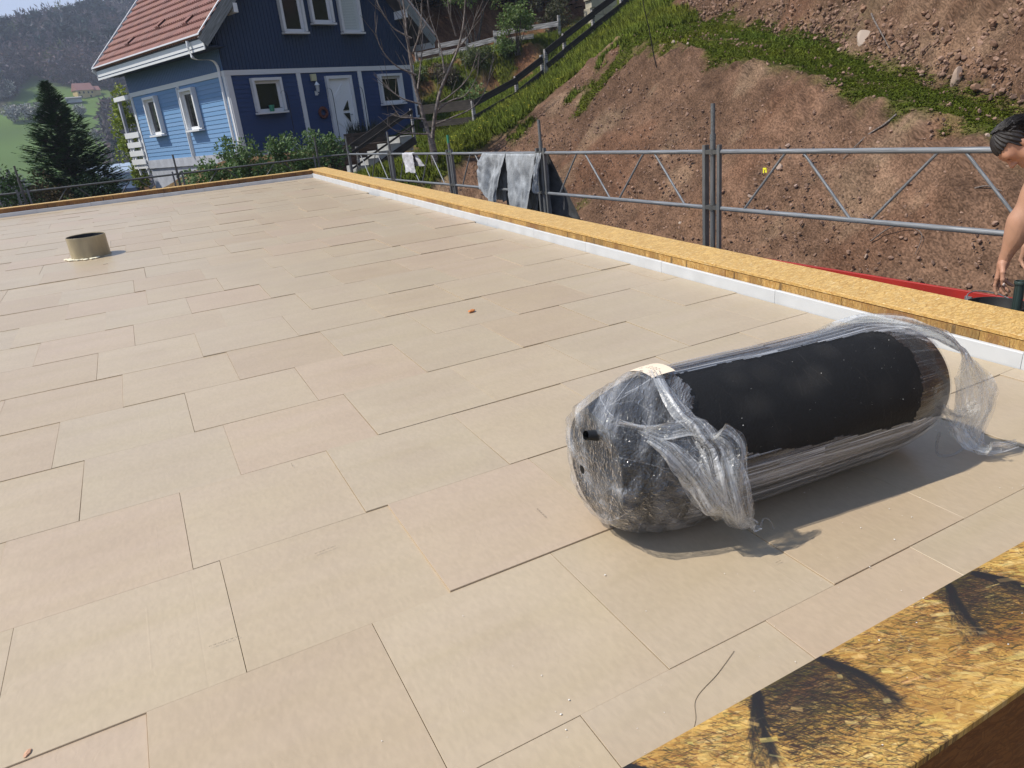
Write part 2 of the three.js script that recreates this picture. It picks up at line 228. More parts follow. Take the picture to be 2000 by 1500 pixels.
function groundMesh(xs, zs, rough, name, mat) {
  const nx = xs.length, nz = zs.length, P = new Float32Array(nx * nz * 3), C = new Float32Array(nx * nz * 3), U = new Float32Array(nx * nz * 2), I = [];
  for (let j = 0; j < nz; j++) for (let i = 0; i < nx; i++) {
    const x = xs[i], z = zs[j], o = j * nx + i, d = dirtMask(x, z); let y = hill(x, z);
    const s = z * 0.55 - x * 0.5, q = z * 0.8 + x * 0.9; // streaks run down the bank at a slant
    const up = sstep(0.2, 1.2, x - interp(z, EZ, E2X)); let bump = 0;
    if (rough) {
      const lowK = 1 - up, gully = Math.pow(1 - Math.abs(fbm(s * 1.1 + 7, q * 0.32, 85, 3) - 0.5) * 2, 3);
      bump += d * (0.14 * (fbm(x * 0.6, z * 0.8, 80, 3) - 0.5) - lowK * 0.05 * gully);
      bump += d * lowK * (0.07 * (fbm(s * 2.4, q * 0.8, 81, 4) - 0.5) + 0.045 * Math.pow(fbm(x * 5, z * 5, 82, 4), 3) + 0.022 * (fbm(x * 14, z * 14, 83, 3) - 0.5));
      const rim = sstep(0.9, 0.15, Math.abs(x - interp(z, EZ, E1X) + 0.25)); bump += d * rim * 0.1 * Math.pow(fbm(x * 4, z * 4, 89, 4), 2) * 2;
      bump += d * up * (0.34 * (fbm(x * 1.5, z * 1.3, 86, 4) - 0.45) + 0.3 * Math.pow(1 - Math.abs(fbm(x * 2.6 + 3, z * 2.4, 84, 4) - 0.5) * 2, 4) + 0.12 * (fbm(x * 8, z * 8, 88, 3) - 0.5));
      bump += (1 - d) * 0.03 * (fbm(x * 9, z * 9, 83, 2) - 0.5);
    }
    if (x > 10 && z < -25) bump += 0.5 * (fbm(x * 1.4, z * 2.2, 87, 4) - 0.5) * d;
    y += bump;
    P.set([x - bump * 0.45 * d, y, z], o * 3); U.set([x, z * 0.8 + y * 0.6], o * 2);
    const a = fbm(x * 0.5, z * 0.5, 90, 4), b = fbm(x * 2.6, z * 2.6, 91, 4), fine = hash2(i, j, 5);
    if (x > 10.5 && z < -26) y += 0;
    const wet = sstep(0.45, 0.7, a) * 0.25, kk = (0.86 + 0.42 * (b - 0.5) + 0.12 * (fine - 0.5)) * (1 - wet);
    let dr = 0.235 * kk, dg = 0.142 * kk, db = 0.095 * kk; const pale = sstep(0.55, 0.72, fbm(x * 1.1 + 40, z * 1.1, 95, 4)) * (1 - 0.5 * sstep(0, 1, x - interp(z, EZ, E2X))); dr += pale * 0.075; dg += pale * 0.062; db += pale * 0.042; const clay = sstep(0.55, 0.7, fbm(x * 0.7, z * 0.7 + 30, 96, 3)); dr += clay * 0.008; dg -= clay * 0.004; db -= clay * 0.005;
    const red = x > 10.8 && z < -26 ? 1 : 0; if (red) { dr *= 1.0; dg *= 0.85; db *= 0.75; }
    const gk = 0.75 + 0.7 * (b - 0.5); const gr = 0.105 * gk + 0.03 * a, gg = 0.135 * gk + 0.02 * a, gb = 0.03 * gk;
    const mossy = (1 - d) ; C.set([lerp(gr, dr, d), lerp(gg, dg, d), lerp(gb, db, d)], o * 3);
  }
  for (let j = 0; j < nz - 1; j++) for (let i = 0; i < nx - 1; i++) { const a = j * nx + i; I.push(a, a + nx, a + 1, a + 1, a + nx, a + nx + 1); }
  const g = new THREE.BufferGeometry(); g.setAttribute('position', new THREE.BufferAttribute(P, 3)); g.setAttribute('color', new THREE.BufferAttribute(C, 3)); g.setAttribute('uv', new THREE.BufferAttribute(U, 2)); g.setIndex(I); g.computeVertexNormals();
  return single(name, g, mat, null, null, null, 'structure');
}
const soilTex = dataTex(1024, (u, v) => { const a = fbm(u * 14, v * 14, 101, 5, 14, 14), b = fbm(u * 170, v * 170, 102, 2, 170, 170); const k = 0.78 + 0.3 * (a - 0.5) + 0.5 * (b - 0.5); return [k, k * 0.99, k * 0.97]; }, true, 1 / 2.4, 1 / 2.4);
const soilBump = dataTex(1024, (u, v) => 0.5 * fbm(u * 20, v * 20, 103, 4, 20, 20) + 0.5 * Math.pow(fbm(u * 60, v * 60, 104, 3, 60, 60), 1.5), false, 1 / 2.4, 1 / 2.4);
const soil = new THREE.MeshPhysicalMaterial({ color: rgb(1.15, 1.15, 1.15), roughness: 0.95, specularIntensity: 0.1, map: soilTex, bumpMap: soilBump, bumpScale: 0.014, vertexColors: true });
{
  const steps = (list) => { const r = []; for (let k = 0; k < list.length - 1; k++) { const [a, d] = list[k], b = list[k + 1][0], n = Math.max(1, Math.round((b - a) / d)); for (let i = 0; i < n; i++) r.push(a + ((b - a) * i) / n); } r.push(list[list.length - 1][0]); return r; };
  groundMesh(steps([[-60, 4], [-8, 1], [3, 0.35], [5, 0.04], [13.5, 0.06], [18, 0.2], [26, 2], [60, 1]]), steps([[-90, 4], [-46, 1.2], [-36, 0.4], [-26, 0.2], [-19, 0.052], [-4, 0.12], [-1, 0.6], [16, 1]]), true, 'ground', soil);
}

// the far side of the valley: meadow and wooded slope up to a ridge, hazed by distance
const far = (x, z) => { const d = -z; let y = -74 + 0.3 * d + 2 * (fbm(x * 0.02, z * 0.02, 200, 3) - 0.5); if (d < 215) y = Math.max(y, -30); y = Math.max(y, -30); const top = clamp(47 + 0.32 * (x + 45), 36, 95) + 5 * (fbm(x * 0.02, 3, 201, 2) - 0.5); if (y > top) y = top - (y - top) * 0.35; return y; };
const meadowTop = (x) => interp(x, [-200, -60, -33, -24, -17, -12, 2, 15, 40], [330, 318, 316, 362, 347, 339, 334, 322, 300]);
{
  const xs = [], zs = []; for (let x = -900; x <= 900; x += x > -132 && x < 132 ? 3 : 48) xs.push(x); for (let z = -900; z <= 900; z += z > -640 && z < -60 ? 5 : 60) zs.push(z);
  const nx = xs.length, P = [], C = [], U = [], I = [];
  zs.forEach((z, j) => xs.forEach((x, i) => {
    let y = z < -88 ? far(x, z) : -30; P.push(x, y, z); U.push(x / 20, z / 20);
    const n = fbm(x * 0.03, z * 0.05, 210, 4), band = 0.5 + 0.5 * Math.sin(-z * 0.22 + x * 0.02 + n * 3), w = sstep(-8, 8, -z - meadowTop(x) + (n - 0.5) * 40);
    const k = 0.8 + 0.5 * (n - 0.5) - 0.16 * band; C.push(lerp(0.098 * k, 0.07, w), lerp(0.175 * k, 0.065, w), lerp(0.017 * k, 0.045, w));
  }));
  for (let j = 0; j < zs.length - 1; j++) for (let i = 0; i < nx - 1; i++) { const a = j * nx + i; I.push(a, a + nx, a + 1, a + 1, a + nx, a + nx + 1); }
  const g = new THREE.BufferGeometry(); g.setAttribute('position', new THREE.Float32BufferAttribute(P, 3)); g.setAttribute('color', new THREE.Float32BufferAttribute(C, 3)); g.setAttribute('uv', new THREE.Float32BufferAttribute(U, 2)); g.setIndex(I); g.computeVertexNormals();
  single('valley_and_hillside', g, std(rgb(1, 1, 1), 0.95, { vertexColors: true }), null, null, null, 'structure');
}

// ---------------------------------------------------------------- the flat roof being insulated (roof slopes 2 degrees)
const TILT = 0.0363, qRoof = new THREE.Quaternion().setFromAxisAngle(V(1, 0, 0), TILT);
const onRoof = (x, y, z) => V(x, y, z).applyQuaternion(qRoof);
function setOnRoof(o, x, y, z, yaw = 0) { o.position.copy(onRoof(x, y, z)); o.quaternion.copy(qRoof).multiply(new THREE.Quaternion().setFromAxisAngle(V(0, 1, 0), yaw)); return o; }
const RX = 3.47, RXO = 3.82, ZF = -15.86, ZFO = -16.24, ZN = -0.839, ZNO = -0.555, LX = -6.6;
const building = thing('flat_roof_building', 'flat roof covered with beige insulation boards, edged by raised wood-panel parapets', 'building');
building.quaternion.copy(qRoof);
{
  part('outer_wall', merge([box(RXO - LX - 0.04, 3.2, 0.03, (RXO + LX) / 2 - 0.02, -1.67, ZFO + 0.03), box(0.03, 3.2, ZNO - ZFO - 0.06, RXO - 0.03, -1.67, (ZFO + ZNO) / 2), box(0.03, 3.2, ZNO - ZFO - 0.06, LX - 0.3, -1.67, (ZFO + ZNO) / 2)]), M.osbFaces[0], building);
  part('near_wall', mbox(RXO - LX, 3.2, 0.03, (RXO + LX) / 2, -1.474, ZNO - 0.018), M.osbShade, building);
  part('roof_deck', box(RX - LX + 0.2, 0.06, ZN - ZF + 0.2, (RX + LX) / 2, -0.16, (ZN + ZF) / 2), M.boardCore, building);
  // insulation boards: 60 cm squares in staggered rows, each a little higher, lower or tilted than the next
  const S = 0.5975, WX = 0.6025, gap = 0.001, T = 0.1, offs = { '-1': 0.037, 0: 0.307, 1: -0.046, 2: -0.13, 3: 0.112, 4: -0.018, 5: -0.325, 6: 0.14 };
  const r = rng(5), variants = []; for (let k = 0; k < 9; k++) variants.push(chamfer(WX - gap, T, S - gap, 0.0009, (k % 3) * 0.6, Math.floor(k / 3) * 0.6));
  const seen = (x, z) => { const q = onRoof(x, 0, z).sub(camera.position).applyQuaternion(camera.quaternion.clone().invert()); return q.z < 0 && Math.abs(q.x / -q.z) < 0.8 && Math.abs(q.y / -q.z) < 0.62; };
  let count = 0; const rest = [];
  for (let k = -1; k < 25; k++) {
    const z1 = -1.106 - k * S, z0 = z1 - S, near = Math.min(z1, ZN + 0.02), farz = Math.max(z0, ZF + 0.002), off = k in offs ? offs[k] : r() * WX, d = near - farz;
    if (d < 0.03) continue;
    for (let n = -14; n < 8; n++) {
      let a = off + n * WX, b = a + WX; if (b > RX - 0.03) b = RX - 0.03; if (a < LX) a = LX; if (b - a < 0.05) continue;
      const whole = Math.abs(b - a - WX) < 1e-6 && Math.abs(d - S) < 1e-6, v = (r() * 9) | 0, h = (r() - 0.5) * 0.003, tx = -0.003 + (r() - 0.5) * 0.008, tz = -0.0042 + (r() - 0.5) * 0.005, tone = M.board[(r() * 6) | 0];
      const lift = r() < 0.1 ? 0.003 : 0;
      const g = whole ? variants[v] : chamfer(b - a - gap, T, d - gap, 0.0009, (v % 3) * 0.6, Math.floor(v / 3) * 0.6);
      const cx = (a + b) / 2 + (r() - 0.5) * 0.002, cz = (near + farz) / 2 + (r() - 0.5) * 0.002;
      if (a > -4.5 && count < 298 && [[a, near], [b, near], [a, farz], [b, farz], [cx, cz]].some(([x, z]) => seen(x, z))) { const m = part(count ? 'insulation_board_' + String(count).padStart(3, '0') : 'insulation_board', g, tone, building); m.position.set(cx, -T / 2 + h + lift, cz); m.rotation.set(tx, 0, tz); count++; }
      else rest.push(g.clone().translate(cx, -T / 2 + h, cz));
    }
  }
  part('insulation_boards_beyond', merge(rest), M.board[0], building).userData.kind = 'stuff';
  // parapets: panel face, a cap panel over it, white insulation upstand at its foot
  const r2 = rng(12); let nf = 0, nc = 0, nu = 0;
  const piece = (n, i) => (i ? n + '_' + String(i).padStart(3, '0') : n);
  const run = (a, b, step, fn) => { let p = a; while (p < b - 1e-3) { const q = Math.min(b, p + step()); fn(p, q); p = q; } };
  run(ZF, ZN + 0.28, () => 0.35 + r2() * 0.9, (a, b) => part(piece('parapet_panel', nf++), mbox(0.02, 0.236, b - a - 0.003, RX + 0.012 + (r2() - 0.5) * 0.004, 0.007, (a + b) / 2, r2() * 2.4, 0.02), M.osbFaces[(r2() * 4) | 0], building));
  run(ZFO, ZNO - 0.287, () => 2.5, (a, b) => part(piece('parapet_cap', nc++), chamfer(0.346, 0.02, b - a - 0.003, 0.002, r2(), r2()).translate(RX + 0.178, 0.14, (a + b) / 2), M.osb, building));
  run(ZF, ZN, () => 0.6 + r2() * 0.7, (a, b) => part(piece('upstand_board', nu++), chamfer(0.026, 0.115, b - a - 0.0025, 0.003, r2(), 0).translate(RX - 0.013, 0.024 + (r2() - 0.5) * 0.004, (a + b) / 2), M.upstand, building));
  run(LX, RX - 0.01, () => 0.5 + r2() * 1.2, (a, b) => part(piece('parapet_panel', nf++), mbox(b - a - 0.003, 0.244, 0.02, (a + b) / 2, 0.0145, ZF - 0.002, r2() * 2.4, 0.02), M.osbFacesShaded[(r2() * 3) | 0], building));
  run(LX, RX - 0.01, () => 2.5, (a, b) => part(piece('parapet_cap', nc++), chamfer(b - a - 0.003, 0.012, 0.17, 0.002, r2(), r2()).translate((a + b) / 2, 0.144, ZF - 0.085), M.osb, building));
  run(LX, RX - 0.03, () => 0.6 + r2() * 0.7, (a, b) => part(piece('upstand_board', nu++), chamfer(b - a - 0.0025, 0.1 + r2() * 0.012, 0.024, 0.003, r2(), 0).translate((a + b) / 2, 0.012, ZF + 0.022), M.upstand, building));
  // near parapet, next to the camera
  part(piece('parapet_panel', nf++), mbox(RXO - LX, 0.24, 0.02, (RXO + LX) / 2, 0.008, ZN + 0.012), M.osbFaces[1], building);
  const g = chamfer(2.5, 0.02, 0.284, 0.002), p = g.attributes.position, uv = g.attributes.uv; for (let i = 0; i < p.count; i++) uv.setXY(i, (p.getX(i) + 1.25) / 2.5, 1 - (p.getZ(i) + 0.142) / 0.3125);
  part(piece('parapet_cap', nc++), g.translate(1.45, 0.14, (ZN + ZNO) / 2), M.osbCap, building);
  part(piece('parapet_cap', nc++), chamfer(RXO + 0.005 - 2.703, 0.02, 0.284, 0.002).translate((RXO + 2.703) / 2, 0.14, (ZN + ZNO) / 2), M.osb, building);
  part(piece('parapet_cap', nc++), chamfer(0.197 - LX, 0.02, 0.284, 0.002).translate((0.197 + LX) / 2, 0.14, (ZN + ZNO) / 2), M.osb, building);
  part(piece('parapet_cap', nc++), chamfer(0.3, 0.02, ZN - ZF, 0.002).translate(LX - 0.152, 0.14, (ZN + ZF) / 2), M.osb, building);
  // creases, dents' raised lips and one crack in the paper facing
  const crease = (pts, w, m, name) => part(name, limb(pts.map(([x, z]) => V(x, 0.0035, z)), w, w * 0.5, 5, 14).scale(1, 0.5, 1), m, building);

  part('crack', limb([V(0.76, 0.002, -0.845), V(0.79, 0.002, -0.9), V(0.86, 0.002, -0.95), V(0.9, 0.002, -1.0), V(1.0, 0.002, -1.03), V(1.09, 0.002, -1.07)].map((p, i) => p.add(V(0, 0, 0.004 * (i % 2)))), 0.001, 0.0007, 5, 30), std(rgb(0.26, 0.2, 0.13), 0.9), building);
  // date codes printed on a few boards
  const stamp = (text) => new THREE.MeshStandardMaterial({ roughness: 0.7, transparent: true, map: canvasTex(512, 48, (x, w, h) => { x.clearRect(0, 0, w, h); x.fillStyle = 'rgba(70,62,52,0.8)'; x.font = 'bold 36px monospace'; x.textBaseline = 'middle'; x.fillText(text, 4, h / 2, w - 8); }) });
  const sm = [stamp('VPL.44 03 2015:44:17'), stamp('09:34.44.03.2011'), stamp('UR/010401')];
  for (const [x, z, len, yaw, k] of [[-0.09, -1.86, 0.1, Math.PI - 0.05, 0], [0.297, -2.14, 0.108, 0.07, 1], [0.998, -1.893, 0.108, -1.6, 1], [0.312, -2.81, 0.09, -1.6, 2], [1.478, -1.265, 0.062, 0.03, 2]]) {
    const m = part('printed_code', new THREE.PlaneGeometry(len, len * 0.09).rotateX(-Math.PI / 2), sm[k], building); m.position.set(x, 0.0075, z); m.rotation.y = yaw; m.castShadow = false;
  }
}
// ---------------------------------------------------------------- things on the roof
{ // round sleeve of a vent through the insulation
  const t = thing('vent_pipe', 'short open round beige vent pipe standing up through the roof boards', 'pipe'); setOnRoof(t, -0.6, 0.002, -9.62, 0.4);
  const R = 0.205, H = 0.235, pts = [[R + 0.012, 0], [R, 0.012], [R - 0.001, H], [R - 0.005, H + 0.003], [R - 0.009, H], [R - 0.009, -0.1]].map(([x, y]) => new THREE.Vector2(x, y));
  part('sleeve', new THREE.LatheGeometry(pts, 48), std(rgb(0.58, 0.5, 0.35), 0.4, { map: dataTex(256, (u, v) => { const k = 0.82 + 0.35 * (fbm(u * 12, v * 4, 61, 4, 12, 4) - 0.5); return [k, k * 0.98, k * 0.92]; }, true), metalness: 0.1 }), t);
  part('lining', new THREE.CylinderGeometry(R - 0.011, R - 0.011, H + 0.08, 40, 1, true).translate(0, H / 2 - 0.045, 0), std(rgb(0.02, 0.02, 0.022), 0.7), t);
  const r = rng(3), a = []; for (let i = 0; i < 46; i++) { const f = 1.6 + r() * 1.9, d = R + 0.01 + r() * 0.05; a.push(new THREE.IcosahedronGeometry(0.006 + r() * 0.016, 0).scale(1.4, 0.5, 1).translate(Math.cos(f) * d, 0.006, Math.sin(f) * d)); }
  part('foam_crumbs', merge(a), std(rgb(0.8, 0.74, 0.55), 0.9), t).userData.kind = 'stuff';
}
{ // roll of black rubber roofing in torn stretch film
  const t = thing('rubber_membrane_roll', 'thick roll of black rubber roofing membrane lying on the boards, wrapped in torn clear film', 'roll'); setOnRoof(t, 1.0, 0.006, -1.72, -0.0983);
  const L = 1.427, R = 0.25, Y = R, wob = (x, f) => 0.004 * Math.sin(f * 2 + x * 5) + 0.007 * (fbm(x * 4 + 7, f * 1.4 + 9, 301, 3) - 0.5);
  const shell = (x0, x1, f0, f1, nx, nf, rad, keep, uvs = 1) => {
    const P = [], U = [], I = [], id = new Map();
    for (let i = 0; i <= nx; i++) for (let j = 0; j <= nf; j++) { const x = lerp(x0, x1, i / nx), f = lerp(f0, f1, j / nf), [rr, dx = 0] = rad(x, f); let y = Y + Math.cos(f) * rr, z = Math.sin(f) * rr; if (y < 0.004) { y = 0.004; } P.push(x + dx, y, z); U.push(x * uvs, f * 0.26 * uvs); }
    for (let i = 0; i < nx; i++) for (let j = 0; j < nf; j++) { const a = i * (nf + 1) + j, b = a + nf + 1, x = lerp(x0, x1, (i + 0.5) / nx), f = lerp(f0, f1, (j + 0.5) / nf); if (keep(x, f)) I.push(a, b, a + 1, a + 1, b, b + 1); }
    const g = new THREE.BufferGeometry(); g.setAttribute('position', new THREE.Float32BufferAttribute(P, 3)); g.setAttribute('uv', new THREE.Float32BufferAttribute(U, 2)); g.setIndex(I); g.computeVertexNormals(); return g;
  };
  const rubberTex = canvasTex(1024, 1024, (x, w, h) => {
    const r = rng(91); x.fillStyle = '#5a5a5a'; x.fillRect(0, 0, w, h);
    for (let i = 0; i < 260; i++) { const g = 150 + r() * 105; x.strokeStyle = `rgba(${g},${g * 0.93},${g * 0.84},${0.05 + r() * 0.22})`; x.lineWidth = 0.6 + r() * 3; x.beginPath(); const a = r() * w, b = r() * h, l = 10 + r() * 90; x.moveTo(a, b); x.lineTo(a + (r() - 0.6) * l, b + l); x.stroke(); }
    for (let i = 0; i < 60; i++) { const g = x.createRadialGradient(0, 0, 1, 0, 0, 60); x.save(); x.translate(r() * w, r() * h); g.addColorStop(0, `rgba(190,180,165,${r() * 0.3})`); g.addColorStop(1, 'rgba(255,255,255,0)'); x.fillStyle = g; x.fillRect(-60, -60, 120, 120); x.restore(); }
  }, true, 1, 1);
  const rubber = new THREE.MeshPhysicalMaterial({ color: rgb(0.11, 0.106, 0.1), roughness: 0.6, specularIntensity: 0.45, map: rubberTex, bumpMap: dataTex(256, (u, v) => fbm(u * 40, v * 40, 12, 3, 40, 40), false, 4, 4), bumpScale: 0.0012 });
  const end = (x) => 1 - 0.27 * Math.pow(clamp((0.38 - x) / 0.28), 1.8) - 0.2 * Math.pow(clamp((x - 1.16) / 0.267), 1.8);
  const body = shell(0.1, L, -Math.PI, Math.PI, 90, 96, (x, f) => [R * end(x) + wob(x, f)], () => true);
  const caps = [[0.1, -1], [L, 1]].map(([x, s]) => { const P = [], I = []; P.push(x - s * 0.02, Y, 0); for (let j = 0; j <= 64; j++) { const f = (j / 64) * Math.PI * 2, rr = R * end(x) + wob(x, f > Math.PI ? f - 2 * Math.PI : f); P.push(x, Math.max(0.004, Y + Math.cos(f) * rr), Math.sin(f) * rr); } for (let j = 1; j <= 64; j++) I.push(0, j, j + 1); const g = new THREE.BufferGeometry(); g.setAttribute('position', new THREE.Float32BufferAttribute(P, 3)); g.setAttribute('uv', new THREE.Float32BufferAttribute(new Float32Array(66 * 2), 2)); g.setIndex(I); g.computeVertexNormals(); return g; });
  part('rubber_sheet', merge([body, ...caps]), rubber, t);
  const r9 = rng(44), sp = []; for (let i = 0; i < 45; i++) { const x = 0.42 + r9() * 0.9, f = 0.25 + r9() * 1.2, rr = R * end(x) + wob(x, f) + 0.0006, s = 0.0004 + Math.pow(r9(), 4) * 0.0018; sp.push(new THREE.OctahedronGeometry(s, 0).scale(1 + r9(), 1, 1).translate(x, Y + Math.cos(f) * rr, Math.sin(f) * rr)); }
  part('white_crumbs', merge(sp), std(rgb(0.7, 0.68, 0.62), 0.9), t).userData.kind = 'stuff';
  part('core_tab', limb([V(0.14, 0.37, 0.06), V(0.08, 0.395, 0.07), V(0.035, 0.41, 0.075)], 0.02, 0.015, 10), M.black, t);

  // stretch film: streaks of overlapping layers set how clear it is
  const streaks = (seed, across, n, deep, thick) => canvasTex(1024, 512, (x, w, h) => { // white = clear, darker = cloudier layers
    const r = rng(seed); x.fillStyle = '#fcfcfc'; x.fillRect(0, 0, w, h);
    for (let i = 0; i < n; i++) { const k = 255 - deep * Math.pow(r(), 1.6); x.strokeStyle = `rgba(${k},${k},${k},${0.2 + r() * 0.6})`; x.lineWidth = 0.7 + Math.pow(r(), 3) * thick; const y = r() * h, s = r() < 0.6 ? -20 : r() * w; x.beginPath(); x.moveTo(s, y); x.bezierCurveTo(s + 300, y + (r() - 0.5) * across, s + 600, y + (r() - 0.5) * across, s + (r() < 0.6 ? 1100 : 100 + r() * 400), y + (r() - 0.5) * across); x.stroke(); }
  }, false, 1 / 0.8, 1 / 0.4);
  const film = (map, rough, bump, bs, tint = [0.93, 0.94, 0.96]) => new THREE.MeshPhysicalMaterial({ color: rgb(...tint), roughness: rough, transmission: 1, transmissionMap: map, thickness: 0, ior: 1.5, bumpMap: bump, bumpScale: bs, side: THREE.DoubleSide });
  const lineBump = dataTex(512, (u, v) => 0.65 * fbm(u * 5, v * 60, 303, 4, 5, 60) + 0.35 * fbm(u * 24, v * 24, 305, 3, 24, 24), false, 1 / 0.8, 1 / 0.4);
  const crumpleBump = dataTex(512, (u, v) => { const a = Math.abs(fbm(u * 12, v * 12, 310, 4, 12, 12) - 0.5) * 2, b = Math.abs(fbm(u * 30, v * 22, 312, 3, 30, 22) - 0.5) * 2; return Math.sqrt(a) * 0.6 + b * 0.4; }, false, 1 / 0.36, 1 / 0.36);
  const cloudy = canvasTex(1024, 512, (x, w, h) => { x.fillStyle = '#fafafa'; x.fillRect(0, 0, w, h); const r = rng(405); for (let i = 0; i < 46; i++) { const q = 30 + r() * 110, g = x.createRadialGradient(0, 0, 1, 0, 0, q); x.save(); x.translate(r() * w, r() * h); x.rotate(r() * 3); x.scale(1.6, 0.5); g.addColorStop(0, `rgba(120,120,120,${0.15 + r() * 0.4})`); g.addColorStop(1, 'rgba(200,200,200,0)'); x.fillStyle = g; x.fillRect(-q, -q, 2 * q, 2 * q); x.restore(); } for (let i = 0; i < 70; i++) { const k = 90 + r() * 120; x.strokeStyle = `rgba(${k},${k},${k},${0.2 + r() * 0.5})`; x.lineWidth = 0.8 + r() * r() * 5; const a = r() * w, b = r() * h, d = r() * 6.3, l = 60 + r() * 260; x.beginPath(); x.moveTo(a, b); x.quadraticCurveTo(a + Math.cos(d) * l * 0.5 + (r() - 0.5) * 60, b + Math.sin(d) * l * 0.5 + (r() - 0.5) * 60, a + Math.cos(d) * l, b + Math.sin(d) * l); x.stroke(); } }, false, 1 / 0.8, 1 / 0.4);
  const fTight = film(streaks(401, 40, 300, 150, 14), 0.24, lineBump, 0.004), fClear = film(streaks(403, 20, 110, 90, 5), 0.12, lineBump, 0.003), fCrumple = film(cloudy, 0.08, crumpleBump, 0.014), fLoose = film(streaks(407, 120, 240, 170, 10), 0.3, crumpleBump, 0.008, [0.95, 0.95, 0.94]);
  const D = Math.PI / 180, edge = (x, s) => 0.02 * (fbm(x * 14, s, 320, 3) - 0.5);
  const topF = (x) => interp(x, [0.3, 0.9, 1.2, 1.34, 1.45], [4, 5, 12, 24, 40]) * D + edge(x, 1) * 4, botF = (x) => interp(x, [0.3, 0.8, 1.28, 1.45], [76, 87, 96, 112]) * D + edge(x, 5) * 5, leftX = (f) => 0.36 + 0.03 * Math.sin(f * 5) + edge(f * 1.3, 9) * 2;
  part('stretch_film', shell(0.3, L + 0.004, -Math.PI, Math.PI, 150, 260, (x, f) => [R * end(x) + wob(x, f) + 0.006 + 0.004 * fbm(x * 3, f * 22, 330, 3)], (x, f) => f < topF(x) || f > botF(x)), fTight, t);
  part('clear_film', shell(1.06, L + 0.003, 0, 2, 40, 70, (x, f) => [R * end(x) + wob(x, f) + 0.0035 + 0.002 * fbm(x * 40, f * 3, 333, 2)], (x, f) => f > topF(x) - 0.1 && f < botF(x) + 0.1 && x > 1.2 + 0.05 * Math.sin(f * 2) + edge(f, 3)), fClear, t);
  // bag-like bunched film over the left end
  const crease = (a, b, seed) => 1 - Math.abs(fbm(a, b, seed, 3) - 0.5) * 4;
  const ridge = (x, f, rr) => { const y = Math.cos(f) * rr, z = Math.sin(f) * rr; return 0.009 * crease(z * 4.5 + x * 3, y * 4.5 - x * 3.4, 340) + 0.007 * crease(y * 10 - x * 7, z * 9 + x * 9, 342) + 0.0035 * crease(y * 26 + x * 20, z * 22 - x * 18, 344); };
  const prof = (x) => x < 0.1 ? R * end(0.1) * Math.sqrt(clamp((x - 0.07) / 0.03)) * 1.0 : R * end(x);
  const bunch = shell(0.0702, 0.42, -Math.PI, Math.PI, 110, 240, (x, f) => { const q = prof(x), y = Math.cos(f) * q, z = Math.sin(f) * q, e = sstep(0.2, 0.08, x); return [q + (wob(x, f) + 0.012) * sstep(0.02, 0.12, q) + ridge(x, f, q) * sstep(0.44, 0.3, x) * sstep(0.02, 0.15, q), e * (0.06 * (fbm(y * 6 + 3, z * 6 + 5, 345, 3) - 0.5) + 0.016 * crease(y * 11, z * 9, 347) - 0.024)]; }, (x, f) => !(f > topF(0.4) - 0.02 && f < botF(0.4) && x > leftX(f)));
  { const p = bunch.attributes.position, uv = bunch.attributes.uv; for (let i = 0; i < p.count; i++) uv.setXY(i, p.getZ(i) + p.getX(i) * 0.9, p.getY(i) + p.getX(i) * 0.35); }
  part('bunched_film', bunch, fCrumple, t);
  // torn strips and twisted tails: ribbons folded across their width
  const ribbon = (pts, w, seed, layers = 2) => { const out = []; for (let k = 0; k < layers; k++) {
    const c = new THREE.CatmullRomCurve3(pts.map((p) => V(...p))), N = pts.length * 16, K = 14, P = [], U = [], I = [], fr = c.computeFrenetFrames(N, false), s = seed + k * 17;
    for (let i = 0; i <= N; i++) { const tt = i / N, p = c.getPoint(tt), W = interp(tt, w.map((_, q) => q / (w.length - 1)), w) * (0.75 + 0.5 * fbm(tt * 5, k, s, 2)), side = V(0.86, -0.35, 0.35).sub(fr.tangents[i].clone().multiplyScalar(V(0.86, -0.35, 0.35).dot(fr.tangents[i]))).normalize(), up = fr.tangents[i].clone().cross(side);
      for (let j = 0; j <= K; j++) { const q = j / K - 0.5, fold = W * 0.26 * (fbm(q * 4 + tt * 2, tt * 5, s + 3, 3) - 0.5) * 2 + 0.0012 * (j % 2 ? 1 : -1) + W * 0.16 * Math.cos(q * 3.1), o = p.clone().addScaledVector(side, q * W * (0.8 + 0.4 * fbm(tt * 9, q * 3, s + 5, 2))).addScaledVector(up, fold); P.push(o.x, Math.max(0.004, o.y), o.z); U.push(tt * c.getLength(), q * W + k * 0.13); } }
    for (let i = 0; i < N; i++) for (let j = 0; j < K; j++) { const a = i * (K + 1) + j, b = a + K + 1, e = Math.min(i, N - i) / N; if (e < 0.06 && hash2(j, s) < 0.45) continue; I.push(a, b, a + 1, a + 1, b, b + 1); }
    const g = new THREE.BufferGeometry(); g.setAttribute('position', new THREE.Float32BufferAttribute(P, 3)); g.setAttribute('uv', new THREE.Float32BufferAttribute(U, 2)); g.setIndex(I); g.computeVertexNormals(); out.push(g); } return merge(out); };
  part('torn_film', ribbon([[0.33, 0.53, 0.0], [0.29, 0.51, 0.12], [0.3, 0.46, 0.19], [0.33, 0.42, 0.23], [0.36, 0.36, 0.26], [0.37, 0.28, 0.3], [0.4, 0.17, 0.31], [0.46, 0.08, 0.28], [0.53, 0.05, 0.29]], [0.04, 0.05, 0.07, 0.06, 0.09, 0.12, 0.11, 0.08, 0.03], 501, 2), fLoose, t);
